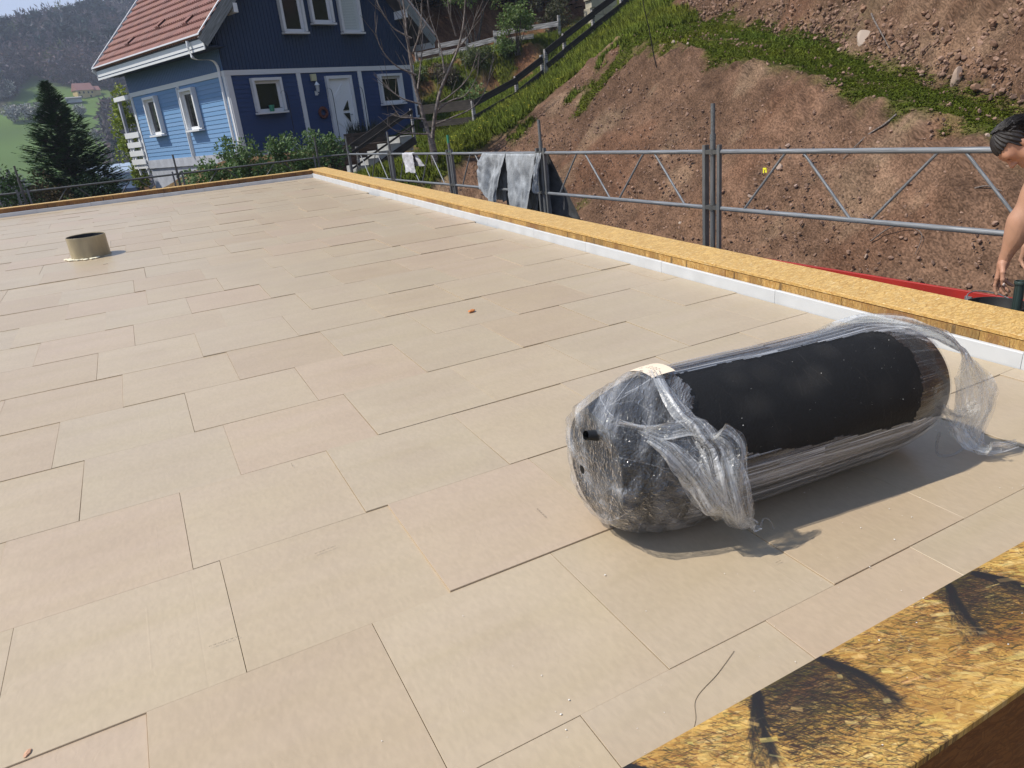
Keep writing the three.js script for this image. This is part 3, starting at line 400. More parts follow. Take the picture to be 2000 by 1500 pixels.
  part('torn_film', ribbon([[0.1, 0.47, 0.16], [0.2, 0.44, 0.21], [0.3, 0.43, 0.225], [0.37, 0.41, 0.24], [0.42, 0.36, 0.27], [0.41, 0.28, 0.3], [0.42, 0.2, 0.3]], [0.03, 0.05, 0.05, 0.06, 0.08, 0.08, 0.03], 511, 2), fLoose, t);
  part('torn_film', ribbon([[0.14, 0.45, 0.2], [0.22, 0.38, 0.255], [0.28, 0.3, 0.285], [0.35, 0.2, 0.29], [0.42, 0.12, 0.29], [0.5, 0.07, 0.26]], [0.01, 0.05, 0.09, 0.11, 0.08, 0.03], 521, 2), fLoose, t);
  part('torn_film', ribbon([[0.86, 0.49, -0.03], [1.0, 0.495, -0.02], [1.12, 0.5, -0.02], [1.25, 0.5, 0.0], [1.34, 0.485, 0.07], [1.4, 0.47, 0.15], [1.44, 0.42, 0.2], [1.47, 0.36, 0.21], [1.53, 0.27, 0.21], [1.54, 0.18, 0.22], [1.53, 0.08, 0.22], [1.54, 0.04, 0.26], [1.6, 0.035, 0.285], [1.69, 0.04, 0.3]], [0.02, 0.05, 0.09, 0.1, 0.08, 0.08, 0.08, 0.08, 0.13, 0.16, 0.13, 0.07, 0.04, 0.03], 531, 3), fLoose, t);
  part('torn_film', ribbon([[1.4, 0.25, 0.24], [1.45, 0.2, 0.22], [1.5, 0.15, 0.21], [1.52, 0.08, 0.23], [1.55, 0.03, 0.27]], [0.12, 0.12, 0.12, 0.08, 0.04], 541, 2), fLoose, t);
  part('film_strand', limb([V(1.39, 0.12, 0.21), V(1.4, 0.06, 0.2), V(1.42, 0.015, 0.2), V(1.47, 0.012, 0.22), V(1.52, 0.04, 0.23)], 0.006, 0.005, 6), fLoose, t);
  part('film_strand', limb([V(0.53, 0.05, 0.29), V(0.545, 0.07, 0.285), V(0.565, 0.06, 0.29), V(0.575, 0.03, 0.3)], 0.004, 0.002, 5), fLoose, t);
  const lab = shell(0.3, 0.385, -0.55, 0.1, 6, 10, (x, f) => [R * end(x) + wob(x, f) + 0.024], () => true); { const uv = lab.attributes.uv; let k = 0; for (let i = 0; i <= 6; i++) for (let j = 0; j <= 10; j++) uv.setXY(k++, j / 10, i / 6); }
  part('paper_label', lab, std(rgb(0.9, 0.83, 0.74), 0.8, { side: THREE.DoubleSide, map: canvasTex(256, 128, (x) => { x.fillStyle = '#efe4d3'; x.fillRect(0, 0, 256, 128); x.fillStyle = '#8f857a'; x.font = 'italic 44px serif'; x.fillText('3,05', 120, 80); x.fillRect(20, 30, 60, 3); x.fillRect(20, 46, 44, 3); }) }), t);
}
{ // bits of litter
  const chip = (label, x, z, c, s, yaw) => { const g = new THREE.DodecahedronGeometry(s, 0).scale(1.7, 0.5, 0.9), m = single('litter_scrap', g, std(rgb(...c), 0.8), label, 'scrap'); setOnRoof(m, x, 0.002 + s * 0.4, z, yaw); };
  chip('orange-brown scrap lying on the boards behind the black roll', 1.86, -4.37, [0.55, 0.2, 0.06], 0.02, 0.4);
  chip('small pinkish scrap on the boards at the far left of the nearest rows', -0.56, -1.72, [0.55, 0.32, 0.2], 0.008, 1.1);
  const r = rng(29), a = [], b = []; for (let i = 0; i < 70; i++) { const x = 0.2 + r() * 2.4, z = -0.86 - r() * 0.75 * (0.4 + r()), s = 0.0006 + r() * r() * 0.0024; a.push(new THREE.IcosahedronGeometry(s, 0).scale(1 + r(), 0.6, 1).rotateY(r() * 6).translate(x, 0.004 + s * 0.3, z)); }
  for (let i = 0; i < 26; i++) { const x = 0.5 + r() * 1.2, z = ZN + r() * 0.27, s = 0.001 + r() * 0.0025; if (i < 9) a.push(new THREE.IcosahedronGeometry(s * 0.7, 0).scale(1.6, 0.6, 1).rotateY(r() * 6).translate(x, 0.152, z)); }
  const m = single('foam_crumbs', merge(a), std(rgb(0.75, 0.72, 0.66), 0.9), 'tiny white foam crumbs scattered along the near parapet', 'crumbs', null, 'stuff'); m.quaternion.copy(qRoof);
}

// ---------------------------------------------------------------- scaffold round the roof
const SX = 4.6, postZ = [-17.0, -13.96, -10.98, -8.05, -5.0, -1.95];
function post(name, label, x, z, top, o = {}) {
  const t = thing(name, label, 'scaffold post', o.group || 'scaffold posts'); t.position.set(x, -2.8, z); const h = top + 2.8, mat = o.mat || M.galvDark;
  part('base_plate', box(0.15, 0.01, 0.15, 0, 0.005, 0), mat, t);
  part('tube', merge([tube(V(0, 0.01, 0), V(0, h - 0.28, 0), 0.0242, 14), tube(V(0, h - 0.28, 0), V(0, h, 0), 0.019, 14)]), mat, t);
  part('spigot_collar', tube(V(0, h - 0.3, 0), V(0, h - 0.25, 0), 0.0265, 14), o.tip || mat, t);
  if (o.tip) part('painted_tip', tube(V(0, h - 0.12, 0), V(0, h + 0.001, 0), 0.0205, 14), o.tip, t);
  for (const y of [0.44, 0.92]) { const c = [tube(V(0, y + 2.775, 0), V(0, y + 2.825, 0), 0.031, 12)]; for (const s of [-1, 1]) c.push(o.across ? box(0.07, 0.035, 0.045, s * 0.05, y + 2.8, 0) : box(0.045, 0.035, 0.07, 0, y + 2.8, s * 0.05)); part('coupler', merge(c), M.galvOld, t); }
  return t;
}
const ordinal = ['at the far corner beside the stairs', 'next to the hanging white cloth, nearer the stairs', 'with a green painted tip, between the white cloth and the grey sheet', 'at the right edge of the grey hanging sheet', 'standing alone before the bare bank, right of the grey sheet'];
postZ.slice(0, 5).forEach((z, i) => post('scaffold_post', 'steel scaffold post ' + ordinal[i], SX, z, [1.31, 1.33, 1.2, 1.31, 1.32][i], i === 2 ? { tip: M.green } : {}));
{ const t = thing('scaffold_tube', 'short green-grey steel tube end standing beside the parapet under the hand', 'scaffold tube'); t.position.set(4.06, -0.14, -2.06); part('tube', new THREE.LatheGeometry([[0.024, 0], [0.024, 0.43], [0.0285, 0.43], [0.0285, 0.448], [0.021, 0.448], [0.021, 0.2]].map(([x, y]) => new THREE.Vector2(x, y)), 20), std(rgb(0.09, 0.14, 0.125), 0.5, { metalness: 0.4, map: M.zinc }), t); part('foot', box(0.12, 0.008, 0.12, 0, 0.004, 0), M.galvDark, t); }
function guard(label, a, b, group, mat, flip) { // one welded guardrail frame from a to b, both on the deck line
  const t = thing('guardrail_frame', label, 'guardrail', group), mid = a.clone().add(b).multiplyScalar(0.5), L = a.distanceTo(b) - 0.16; t.position.set(mid.x, -0.14, mid.z); t.rotation.y = Math.atan2(-(b.z - a.z), b.x - a.x);
  const top = 1.06, low = 0.575, h = L / 2;
  part('top_rail', tube(V(-h, top, 0), V(h, top, 0), 0.0195, 12), mat, t); part('bottom_rail', tube(V(-h, low, 0), V(h, low, 0), 0.0195, 12), mat, t);
  for (const [p, q] of [[0.105, 0.255], [0.47, 0.315], [0.53, 0.685], [0.895, 0.745]]) part('brace', tube(V(lerp(-h, h, p), low + 0.01, 0), V(lerp(-h, h, q), top - 0.01, 0), 0.0105, 8), mat, t);
  for (const s of [-1, 1]) part('end_upright', merge([box(0.012, 1.12, 0.05, s * h, 0.56, 0), box(0.028, 1.12, 0.006, s * (h - 0.014), 0.56, 0.023)]), M.galvDark, t);
}
const bayWords = ['furthest right-hand guardrail frame, before the concrete stairs', 'guardrail frame carrying the white cloth', 'guardrail frame carrying the left part of the grey sheet', 'guardrail frame right of the grey sheet, empty', 'nearest guardrail frame, with a yellow tag on one brace'];
for (let i = 0; i < 5; i++) guard('galvanised steel ' + bayWords[i], V(SX, 0, postZ[i]), V(SX, 0, postZ[i + 1]), 'guardrail frames along the right side', M.galv);
// rear side, beyond the far parapet
const LZ = -17.25, lx = [-4.8, -1.9, 0.94, 3.95];
lx.forEach((x, i) => { if (i) post('scaffold_post', ['', 'dark scaffold post behind the far parapet at the left edge', 'dark scaffold post behind the far parapet before the house plinth', 'dark scaffold post behind the far corner of the roof, before the shrubs'][i], x, LZ, [1.3, 1.42, 1.32, 1.36][i], { mat: M.galvOld, across: true, group: 'scaffold posts behind the far parapet' }); });
const rear = ['', 'at the far left before the hedge', 'before the leafy shrubs and blue house'];
for (let i = 0; i < 3; i++) { guard('dark steel guardrail frame behind the far parapet ' + ['beyond the left edge of the picture', 'before the dark conifer and the car', 'before the leafy shrubs'][i], V(lx[i], 0, LZ), V(lx[i + 1], 0, LZ), 'guardrail frames behind the far parapet', M.galvOld); }
{ const t = thing('guardrail_frame', 'short dark guardrail piece closing the far corner of the scaffold', 'guardrail'); t.position.set(4.28, -0.14, -17.15); t.rotation.y = Math.atan2(-0.25, 0.62); part('top_rail', tube(V(-0.3, 1.07, 0), V(0.3, 1.06, 0), 0.0195, 10), M.galvOld, t); part('bottom_rail', tube(V(-0.3, 0.575, 0), V(0.3, 0.575, 0), 0.0195, 10), M.galvOld, t); }
{ // walkway: steel planks, and the red toe board
  const t = thing('scaffold_walkway', 'narrow steel scaffold walkway just outside the right parapet', 'walkway');
  for (let i = 0; i < 5; i++) for (let k = 0; k < 2; k++) part('plank', chamfer(0.32, 0.05, postZ[i + 1] - postZ[i] - 0.02, 0.004).translate(4.12 + k * 0.33 + 0.02, -0.167, (postZ[i] + postZ[i + 1]) / 2), M.galvDark, t);
  part('plank', chamfer(0.32, 0.05, 2.6, 0.004).translate(4.14, -0.167, -0.63), M.galvDark, t); part('plank', chamfer(0.32, 0.05, 2.6, 0.004).translate(4.47, -0.167, -0.63), M.galvDark, t);
  for (const z of [...postZ, 0.4]) part('bracket', tube(V(3.95, -0.215, z), V(4.72, -0.215, z), 0.022, 8), M.galvDark, t);
  const b = thing('toe_board', 'bright red wooden toe board along the outer edge of the scaffold walkway', 'toe board'); b.position.set(4.76, -0.14, -2.3);
  part('board', chamfer(0.026, 0.145, 5.2, 0.003).translate(0, 0.0725, 0), std(rgb(0.42, 0.022, 0.014), 0.55, { map: M.render.map }), b);
  part('bolt_plate', merge([box(0.008, 0.05, 0.045, -0.017, 0.088, -0.42), new THREE.CylinderGeometry(0.008, 0.008, 0.012, 8).rotateZ(1.57).translate(-0.026, 0.085, -0.42)]), M.galv, b);
}
{ const t = thing('rubber_bucket', 'black builder\'s bucket with a pale rim beside the red board', 'bucket'); t.position.set(4.36, -0.138, -2.33); part('tub', new THREE.LatheGeometry([[0, 0], [0.12, 0], [0.155, 0.2], [0.165, 0.2], [0.165, 0.21], [0.148, 0.21], [0.114, 0.012], [0, 0.012]].map(([x, y]) => new THREE.Vector2(x, y)), 32), M.black, t); part('handle', new THREE.TorusGeometry(0.16, 0.0035, 6, 30, Math.PI).rotateX(-1.2).translate(0, 0.2, 0), M.galv, t); }
// cloths hung over the rail
function drape(w, drop, n, m, fn) { // fn(u, s) -> [along, y, out]; s runs from the bottom of the near side over the rail to the far side
  const P = [], U = [], I = []; for (let i = 0; i <= n; i++) for (let j = 0; j <= m; j++) { const u = i / n, s = j / m, [a, y, o] = fn(u, s); P.push(a, y, o); U.push(u * w, s * drop * 2); }
  for (let i = 0; i < n; i++) for (let j = 0; j < m; j++) { const a = i * (m + 1) + j, b = a + m + 1; I.push(a, b, a + 1, a + 1, b, b + 1); }
  const g = new THREE.BufferGeometry(); g.setAttribute('position', new THREE.Float32BufferAttribute(P, 3)); g.setAttribute('uv', new THREE.Float32BufferAttribute(U, 2)); g.setIndex(I); g.computeVertexNormals(); return g;
}
const weave = dataTex(512, (u, v) => { const k = 0.8 + 0.35 * (fbm(u * 8, v * 8, 71, 4, 8, 8) - 0.5) + 0.2 * (fbm(u * 90, v * 90, 73, 2, 90, 90) - 0.5); return [k, k, k]; }, true, 1, 1);
const weaveB = dataTex(256, (u, v) => fbm(u * 60, v * 60, 75, 3, 60, 60), false, 2, 2);
{
  const fleece = std(rgb(0.5, 0.53, 0.56), 0.95, { map: weave, bumpMap: weaveB, bumpScale: 0.004, side: THREE.DoubleSide });
  // three tongues of cloth fall from the rail and narrow downwards; dark gaps open between them
  const hang = (z0, z1, b0, b1, lowY, seed, back) => {
    const g = drape(1.2, 0.9, 50, 70, (u, s) => {
      const near = s < 0.5, k = near ? 1 - s * 2 : (s - 0.5) * 2, drop = near ? lowY(u) : back, e = sstep(0, 1, k) * 0.7 + 0.3 * k;
      const y = 0.945 + 0.012 * Math.cos(s * 6) - Math.pow(k, 1.05) * drop, a = lerp(lerp(z0, z1, u), lerp(b0, b1, u), e) + 0.07 * (fbm(k * 4, u * 2 + seed, seed + 410, 3) - 0.5) * k;
      const fold = (0.02 * Math.sin(u * 8 + seed + k * 1.2) + 0.012 * Math.sin(u * 23 + seed * 2 - k * 3)) * sstep(0.0, 0.4, k) + 0.12 * (fbm(u * 2.4, k * 1.8, seed + 400, 4) - 0.5) * sstep(0, 0.4, k) + 0.03 * Math.abs(fbm(u * 12, k * 9, seed + 420, 3) - 0.5);
      return [a, y - 0.05 * (fbm(u * 9, 2, seed + 5, 2) - 0.5) * k, (near ? -1 : 1) * (0.022 + 0.07 * Math.pow(k, 0.6)) + fold];
    });
    const p = g.attributes.position; for (let i = 0; i < p.count; i++) { const a = p.getX(i), y = p.getY(i), o = p.getZ(i); p.setXYZ(i, SX + o, y, a); } g.computeVertexNormals(); return g;
  };
  const t = thing('geotextile_sheet', 'large grey fleece sheet draped in folds over the scaffold rail', 'sheet');
  part('left_fold', hang(-9.72, -8.98, -9.85, -9.34, (u) => 0.42 + 0.42 * Math.pow(u, 0.7) - 0.1 * sstep(0.85, 1, u), 3, 0.7), fleece, t);
  part('middle_fold', hang(-8.97, -8.16, -8.93, -8.43, (u) => 0.95, 8, 0.95), fleece, t);
  part('right_fold', hang(-8.15, -8.0, -8.12, -8.03, (u) => 0.5, 14, 1.0), fleece, t);
  // the inner layer behind, hanging to the walkway, the front one's shade put into its dark grey
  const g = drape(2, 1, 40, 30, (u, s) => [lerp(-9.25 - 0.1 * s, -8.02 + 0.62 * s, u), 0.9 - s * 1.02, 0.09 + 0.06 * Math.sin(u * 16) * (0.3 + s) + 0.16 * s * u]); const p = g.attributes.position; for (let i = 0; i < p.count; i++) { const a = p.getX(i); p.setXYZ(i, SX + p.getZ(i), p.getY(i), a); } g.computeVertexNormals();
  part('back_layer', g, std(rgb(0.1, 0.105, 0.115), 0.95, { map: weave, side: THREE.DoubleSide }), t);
}
{
  const g = drape(0.5, 0.36, 30, 40, (u, s) => { const near = s < 0.5, k = near ? 1 - s * 2 : (s - 0.5) * 2; return [(near ? lerp(-13.2, -12.66, u) + 0.08 * k : lerp(-13.15, -12.62, u) + 0.28 * k), 0.945 - k * (near ? 0.34 + 0.012 * Math.sin(u * 9) : 0.24) , (near ? -1 : 1) * (0.022 + 0.03 * k) + 0.02 * Math.sin(u * 13 + k * 2) * k + 0.03 * (fbm(u * 4, k * 4, 430, 3) - 0.5)]; });
  const p = g.attributes.position; for (let i = 0; i < p.count; i++) { const a = p.getX(i); p.setXYZ(i, SX + p.getZ(i), p.getY(i), a); } g.computeVertexNormals();
  single('white_cloth', g, std(rgb(0.78, 0.77, 0.8), 0.95, { map: weave, side: THREE.DoubleSide }), 'small white cloth hung over the scaffold rail near the stairs', 'cloth');
}
{ const t = thing('yellow_tag', 'small bright yellow strip tied to a brace of the nearest guardrail', 'tag'); t.position.set(SX - 0.012, 0.775, -4.37); part('strip', merge([box(0.004, 0.034, 0.016, -0.006, 0.0, 0.008), box(0.004, 0.014, 0.034, -0.01, 0.014, -0.004), box(0.004, 0.03, 0.012, -0.008, -0.006, -0.016)]), M.yellow, t); }
// ---------------------------------------------------------------- blue timber house
{
  const t = thing('blue_timber_house', 'blue timber-clad gabled house with white trim and red tiled roof behind the flat roof', 'house');
  t.position.set(3.467, 0.12, -25.638); t.quaternion.setFromRotationMatrix(new THREE.Matrix4().makeBasis(V(0.9344, 0, -0.3562), V(0, 1, 0), V(0.3562, 0, 0.9344)));
  const W = 7.82, D = 7.4, B0 = 1.0, BB = 3.3, BT = 3.45, SL = 1.02, topY = (u) => 5.344 + SL * ((u < 3.91 ? u : 7.82 - u) - 0.19), WY = topY(0) - 0.36, r = rng(1001);
  const P = (n, g, m, p = t) => part(n, g, m, p);
  // core walls behind the cladding
  const gable = new THREE.Shape([[0.02, B0], [W - 0.02, B0], [W - 0.02, WY], [W / 2, topY(3.91) - 0.36], [0.02, WY]].map(([x, y]) => new THREE.Vector2(x, y)));
  P('wall', new THREE.ExtrudeGeometry(gable, { depth: D - 0.06, bevelEnabled: false }).translate(0, 0, -D + 0.03), M.navy);
  P('foundation', merge([mbox(W - 0.06, 2.2, D - 0.06, W / 2, -0.1, -D / 2), mbox(0.05, 0.16, D - 0.1, 0.0, 0.91, -D / 2)]), M.render);
  P('plinth_strip', mbox(0.06, 0.3, D - 0.16, -0.005, 0.85, -D / 2), M.render);
  // lap boards of the lower storey: wedge section, thick lower edge
  const lap = (len, hgt) => { const g = new THREE.BoxGeometry(len, hgt, 0.03), p = g.attributes.position; for (let i = 0; i < p.count; i++) if (p.getY(i) > 0 && p.getZ(i) > 0) p.setZ(i, 0.001); g.computeVertexNormals(); return g; };
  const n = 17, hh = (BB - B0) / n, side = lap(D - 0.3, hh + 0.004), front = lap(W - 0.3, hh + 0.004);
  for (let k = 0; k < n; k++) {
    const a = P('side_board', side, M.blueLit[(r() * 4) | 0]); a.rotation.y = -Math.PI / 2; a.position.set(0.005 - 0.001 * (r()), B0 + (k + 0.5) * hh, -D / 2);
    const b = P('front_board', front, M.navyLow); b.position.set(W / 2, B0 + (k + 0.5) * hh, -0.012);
  }
  // upright boards above the white band
  const ups = []; for (let x = 0.05; x < W - 0.05; x += 0.125) { const h1 = Math.min(topY(x), topY(x + 0.1)) - 0.4; ups.push(box(0.112, h1 - BT, 0.022, x + 0.056, (h1 + BT) / 2, -0.02 + 0.0)); }
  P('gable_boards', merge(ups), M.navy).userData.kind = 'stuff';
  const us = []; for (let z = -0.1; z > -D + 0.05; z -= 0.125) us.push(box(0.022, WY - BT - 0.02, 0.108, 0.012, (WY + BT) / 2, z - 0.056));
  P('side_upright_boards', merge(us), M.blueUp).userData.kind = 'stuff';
  // white trim
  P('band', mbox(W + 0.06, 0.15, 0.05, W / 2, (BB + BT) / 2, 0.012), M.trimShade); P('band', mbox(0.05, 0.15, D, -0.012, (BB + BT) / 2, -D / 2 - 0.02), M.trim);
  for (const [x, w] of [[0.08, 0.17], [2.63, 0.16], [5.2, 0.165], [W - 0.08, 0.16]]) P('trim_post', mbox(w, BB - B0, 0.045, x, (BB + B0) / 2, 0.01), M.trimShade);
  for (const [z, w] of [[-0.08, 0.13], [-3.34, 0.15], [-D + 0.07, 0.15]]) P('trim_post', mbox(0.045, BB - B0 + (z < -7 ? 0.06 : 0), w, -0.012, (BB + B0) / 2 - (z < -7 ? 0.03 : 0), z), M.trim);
  // windows: box frame proud of the wall, sash set back in it
  const win = (x0, x1, y0, y1, o = {}) => {
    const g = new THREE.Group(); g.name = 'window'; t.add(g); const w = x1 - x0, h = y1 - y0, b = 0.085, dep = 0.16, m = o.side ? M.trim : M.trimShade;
    if (o.side) { g.position.set(-0.085, (y0 + y1) / 2, (x0 + x1) / 2); g.rotation.y = -Math.PI / 2; } else g.position.set((x0 + x1) / 2, (y0 + y1) / 2, 0.085);
    P('frame', merge([mbox(w, b, dep, 0, h / 2 - b / 2, 0.01), mbox(b, h - 2 * b, dep, -w / 2 + b / 2, 0, 0.01), mbox(b, h - 2 * b, dep, w / 2 - b / 2, 0, 0.01)]), m, g);
    P('sill', mbox(w + 0.04, 0.06, dep + 0.05, 0, -h / 2 + 0.03, 0.035), m, g); P('sash', merge([mbox(w - 2 * b, 0.09, 0.05, 0, h / 2 - b - 0.045, -0.045), mbox(w - 2 * b, 0.1, 0.05, 0, -h / 2 + 0.11, -0.045), mbox(0.08, h - 0.33, 0.05, -w / 2 + b + 0.04, 0.01, -0.045), mbox(0.09, h - 0.33, 0.05, w / 2 - b - 0.045, 0.01, -0.045)]), m, g);
    if (o.blind) { const s = []; for (let y = -h / 2 + 0.16; y < h / 2 - b; y += 0.05) s.push(box(w - 2 * b - 0.02, 0.044, 0.012, 0, y, -0.02)); P('blind', merge(s), M.blind, g); } else P('pane', box(w - 2 * b - 0.1, h - 0.3, 0.01, 0, 0.005, -0.05), M.glass, g);
    if (o.pot) P('pot', new THREE.CylinderGeometry(0.09, 0.07, 0.2, 12).translate(-0.02, -h / 2 + 0.16, 0.07), M.green, g);
    return g;
  };
  M.blind = std(rgb(0.5, 0.54, 0.53), 0.7);
  win(0.777, 1.867, 2.09, 3.19, { pot: true }); win(5.99, 7.08, 2.07, 3.165); win(2.33, 3.24, 4.486, 6.3); win(3.51, 4.41, 4.78, 6.1); win(4.69, 5.6, 4.5, 6.3, { blind: true });
  win(-3.11, -2.13, 1.81, 3.18, { side: true }); win(-6.09, -5.09, 1.81, 3.18, { side: true });
  { // front door with slanting boards and two triangular panes
    const g = new THREE.Group(); g.name = 'door'; g.position.set(4.215, B0, 0.02); t.add(g); const w = 1.1, h = 2.17;
    P('frame', merge([mbox(0.1, h, 0.14, -w / 2 + 0.05, h / 2, 0.02), mbox(0.1, h, 0.14, w / 2 - 0.05, h / 2, 0.02), mbox(w - 0.2, 0.1, 0.14, 0, h - 0.05, 0.02)]), M.trimShade, g);
    P('leaf', mbox(w - 0.2, h - 0.1, 0.04, 0, (h - 0.1) / 2, 0.0), M.trim, g);
    const mid = 0.96, half = (w - 0.2) / 2, s = []; // boards: two fans of diagonals meeting at the middle rail
    for (let k = -2; k < 11; k++) for (const up of [1, -1]) { const y0 = mid + up * (0.06 + k * 0.115), a = []; for (const [x, y] of [[-half, y0 - up * 0], [-half, y0 + up * 0.1], [half - 0.3, y0 + up * (0.1 + 0.62)], [half - 0.3, y0 + up * 0.62]]) a.push(new THREE.Vector2(x, y)); if (a.some((p) => p.y > h - 0.16 || p.y < 0.08 || (up > 0 ? p.y < mid + 0.04 : p.y > mid - 0.04))) continue; s.push(new THREE.ExtrudeGeometry(new THREE.Shape(a), { depth: 0.014, bevelEnabled: false }).translate(0, 0, 0.02)); }
    P('slanting_boards', merge(s), M.trim, g);
    const tri = (pts) => new THREE.ExtrudeGeometry(new THREE.Shape(pts.map(([x, y]) => new THREE.Vector2(x, y))), { depth: 0.02, bevelEnabled: false }).translate(0, 0, 0.026);
    P('pane', tri([[-0.02, mid + 0.06], [0.24, mid + 0.06], [0.24, mid + 0.38]]), M.glass, g); P('pane', tri([[-0.02, mid - 0.04], [0.24, mid - 0.04], [0.24, mid - 0.36]]), M.glass, g);
    P('handle', merge([tube(V(0.34, mid - 0.1, 0.03), V(0.34, mid - 0.1, 0.08), 0.012, 8), tube(V(0.34, mid - 0.1, 0.08), V(0.23, mid - 0.1, 0.08), 0.01, 8)]), M.galv, g);
  }
  { // wall lantern under a yellowed box
    const g = new THREE.Group(); g.name = 'wall_lantern'; g.position.set(3.2, 2.82, 0.03); t.add(g);
    P('bracket', merge([box(0.1, 0.14, 0.03, 0, -0.18, 0.015), tube(V(0, -0.2, 0.02), V(0, -0.2, 0.14), 0.015, 6)]), M.trim, g); P('glass_body', new THREE.CylinderGeometry(0.075, 0.055, 0.22, 6, 1).translate(0, -0.04, 0.14), std(rgb(0.4, 0.42, 0.44), 0.1), g); P('cap', new THREE.ConeGeometry(0.095, 0.13, 6).translate(0, 0.135, 0.14), M.trim, g);
    P('box', box(0.19, 0.22, 0.1, -0.03, 0.32, 0.05), std(rgb(0.5, 0.48, 0.3), 0.7), t).position.set(3.2, 2.82, 0.03);
  }
  { const a = []; for (let k = 0; k < 16; k++) { const f = (k / 16) * 6.28; a.push(new THREE.IcosahedronGeometry(0.06, 0).translate(Math.cos(f) * 0.15, Math.sin(f) * 0.15, 0.05)); } P('wreath', merge(a), std(rgb(0.11, 0.03, 0.02), 0.9), t).position.set(3.33, 2.0, 0.02); }
  // roof: planes, barge boards, eaves, gutter, tiles
  const o0 = 0.57, o1 = D + 0.6, eu = -0.754, len = Math.hypot(3.91 - eu, SL * (3.91 - eu)), ang = Math.atan(SL), roof = P('roof', (() => { const s = new THREE.Shape(), th = 0.2; s.moveTo(eu, topY(0) + SL * eu - 0.03); s.lineTo(3.91, topY(3.91) - 0.03); s.lineTo(W - eu, topY(0) + SL * eu - 0.03); s.lineTo(W - eu, topY(0) + SL * eu - th); s.lineTo(3.91, topY(3.91) - th - 0.1); s.lineTo(eu, topY(0) + SL * eu - th); return new THREE.ExtrudeGeometry(s, { depth: o1 + o0 - 0.08, bevelEnabled: false }).translate(0, 0, -o1 + 0.04); })(), std(rgb(0.1, 0.1, 0.11), 0.9));
  const q0 = new THREE.Group(); // tile shape: S-curve section with a thick lower lip
  const tw = 0.3, tl = 0.42, pitch = 0.345, tile = (() => { const K = 10, P2 = [], U = [], I = []; for (let i = 0; i <= K; i++) { const x = (i / K - 0.5) * tw, y = 0.022 * Math.cos((i / K) * Math.PI * 4 ) ; P2.push(x, y, 0.0, x, y, -tl, x, y - 0.085, 0.01); } for (let i = 0; i < K; i++) { const a = i * 3, b = a + 3; I.push(a, b, a + 1, b, b + 1, a + 1, a + 2, b + 2, a, b + 2, b, a); } const g = new THREE.BufferGeometry(); g.setAttribute('position', new THREE.Float32BufferAttribute(P2, 3)); g.setAttribute('uv', new THREE.Float32BufferAttribute(new Float32Array((K + 1) * 6), 2)); g.setIndex(I); const h = g.toNonIndexed(); h.computeVertexNormals(); return h; })();
  const rows = Math.floor(len / pitch), cols = Math.floor((o1 + o0 - 0.1) / tw), rest = [], mtx = new THREE.Matrix4(), qs = new THREE.Quaternion();
  for (let k = 0; k < rows; k++) for (let c = 0; c < cols; c++) {
    // tile's local -z runs up the slope, x runs along the eave
    const up = V(Math.cos(ang), Math.sin(ang), 0), along = V(0, 0, 1), nrm = V(-Math.sin(ang), Math.cos(ang), 0);
    const pos = V(eu - 0.03, topY(0) + SL * (eu - 0.03), 0).addScaledVector(up, k * pitch).addScaledVector(nrm, 0.095).add(V(0, 0, -o1 + 0.1 + (c + 0.5) * ((o1 + o0 - 0.1) / cols)));
    const zAxis = up.clone().multiplyScalar(-1).addScaledVector(nrm, 0.2).normalize(), yAxis = nrm.clone().addScaledVector(up, 0.2).normalize(), basis = new THREE.Matrix4().makeBasis(along, yAxis, zAxis);
    if (k < 10) { const m = P('roof_tile', tile, M.tiles[(r() * 5) | 0], roof); m.position.copy(pos).addScaledVector(nrm, (r() - 0.5) * 0.006); m.quaternion.setFromRotationMatrix(basis); if ((k === 2 && (c === 7 || c === 22)) || (k === 3 && c === 14)) { m.position.addScaledVector(nrm, 0.05); } }
    else rest.push(tile.clone().applyMatrix4(basis.clone().setPosition(pos)));
  }
  for (let k = 0; k < rows; k++) for (let c = 0; c < cols; c++) { const up = V(-Math.cos(ang), Math.sin(ang), 0), nrm = V(Math.sin(ang), Math.cos(ang), 0), pos = V(W - eu, topY(0) + SL * eu, 0).addScaledVector(up, k * pitch).addScaledVector(nrm, 0.055).add(V(0, 0, -o1 + 0.1 + (c + 0.5) * ((o1 + o0 - 0.1) / cols))); rest.push(tile.clone().applyMatrix4(new THREE.Matrix4().makeBasis(V(0, 0, -1), nrm, up.clone().multiplyScalar(-1)).setPosition(pos))); }
  P('upper_tiles', merge(rest), M.tiles[0], roof).userData.kind = 'stuff';
  for (const s of [-1, 1]) for (const z of [o0, -o1]) { // barge boards up both slopes, front and rear
    const m = P('barge_board', mbox(len + 0.1, 0.34, 0.035, 0, 0, 0), z > 0 ? M.barge : M.trim, roof); m.position.set(3.91 + s * (3.91 - eu) / 2 , (topY(3.91) + topY(0) + SL * eu) / 2 - 0.16, z); m.rotation.z = -s * ang;
    const v = P('verge_strip', mbox(len + 0.12, 0.025, 0.06, 0, 0, 0), M.trim, roof); v.position.set(3.91 + s * ((3.91 - eu) / 2 + 0.07), (topY(3.91) + topY(0) + SL * eu) / 2 + 0.09, z); v.rotation.z = -s * ang;
  }
  for (const x of [0.5, 7.32]) P('purlin_end', mbox(0.14, 0.26, 0.62, x, topY(x) - 0.52, 0.28), M.trim, roof);
  P('eave_fascia', mbox(0.03, 0.3, o1 + o0 - 0.02, eu - 0.0, topY(0) + SL * eu - 0.24, (o0 - o1) / 2), M.trim, roof); P('eave_fascia', mbox(0.03, 0.3, o1 + o0 - 0.02, W - eu, topY(0) + SL * eu - 0.24, (o0 - o1) / 2), M.trim, roof);
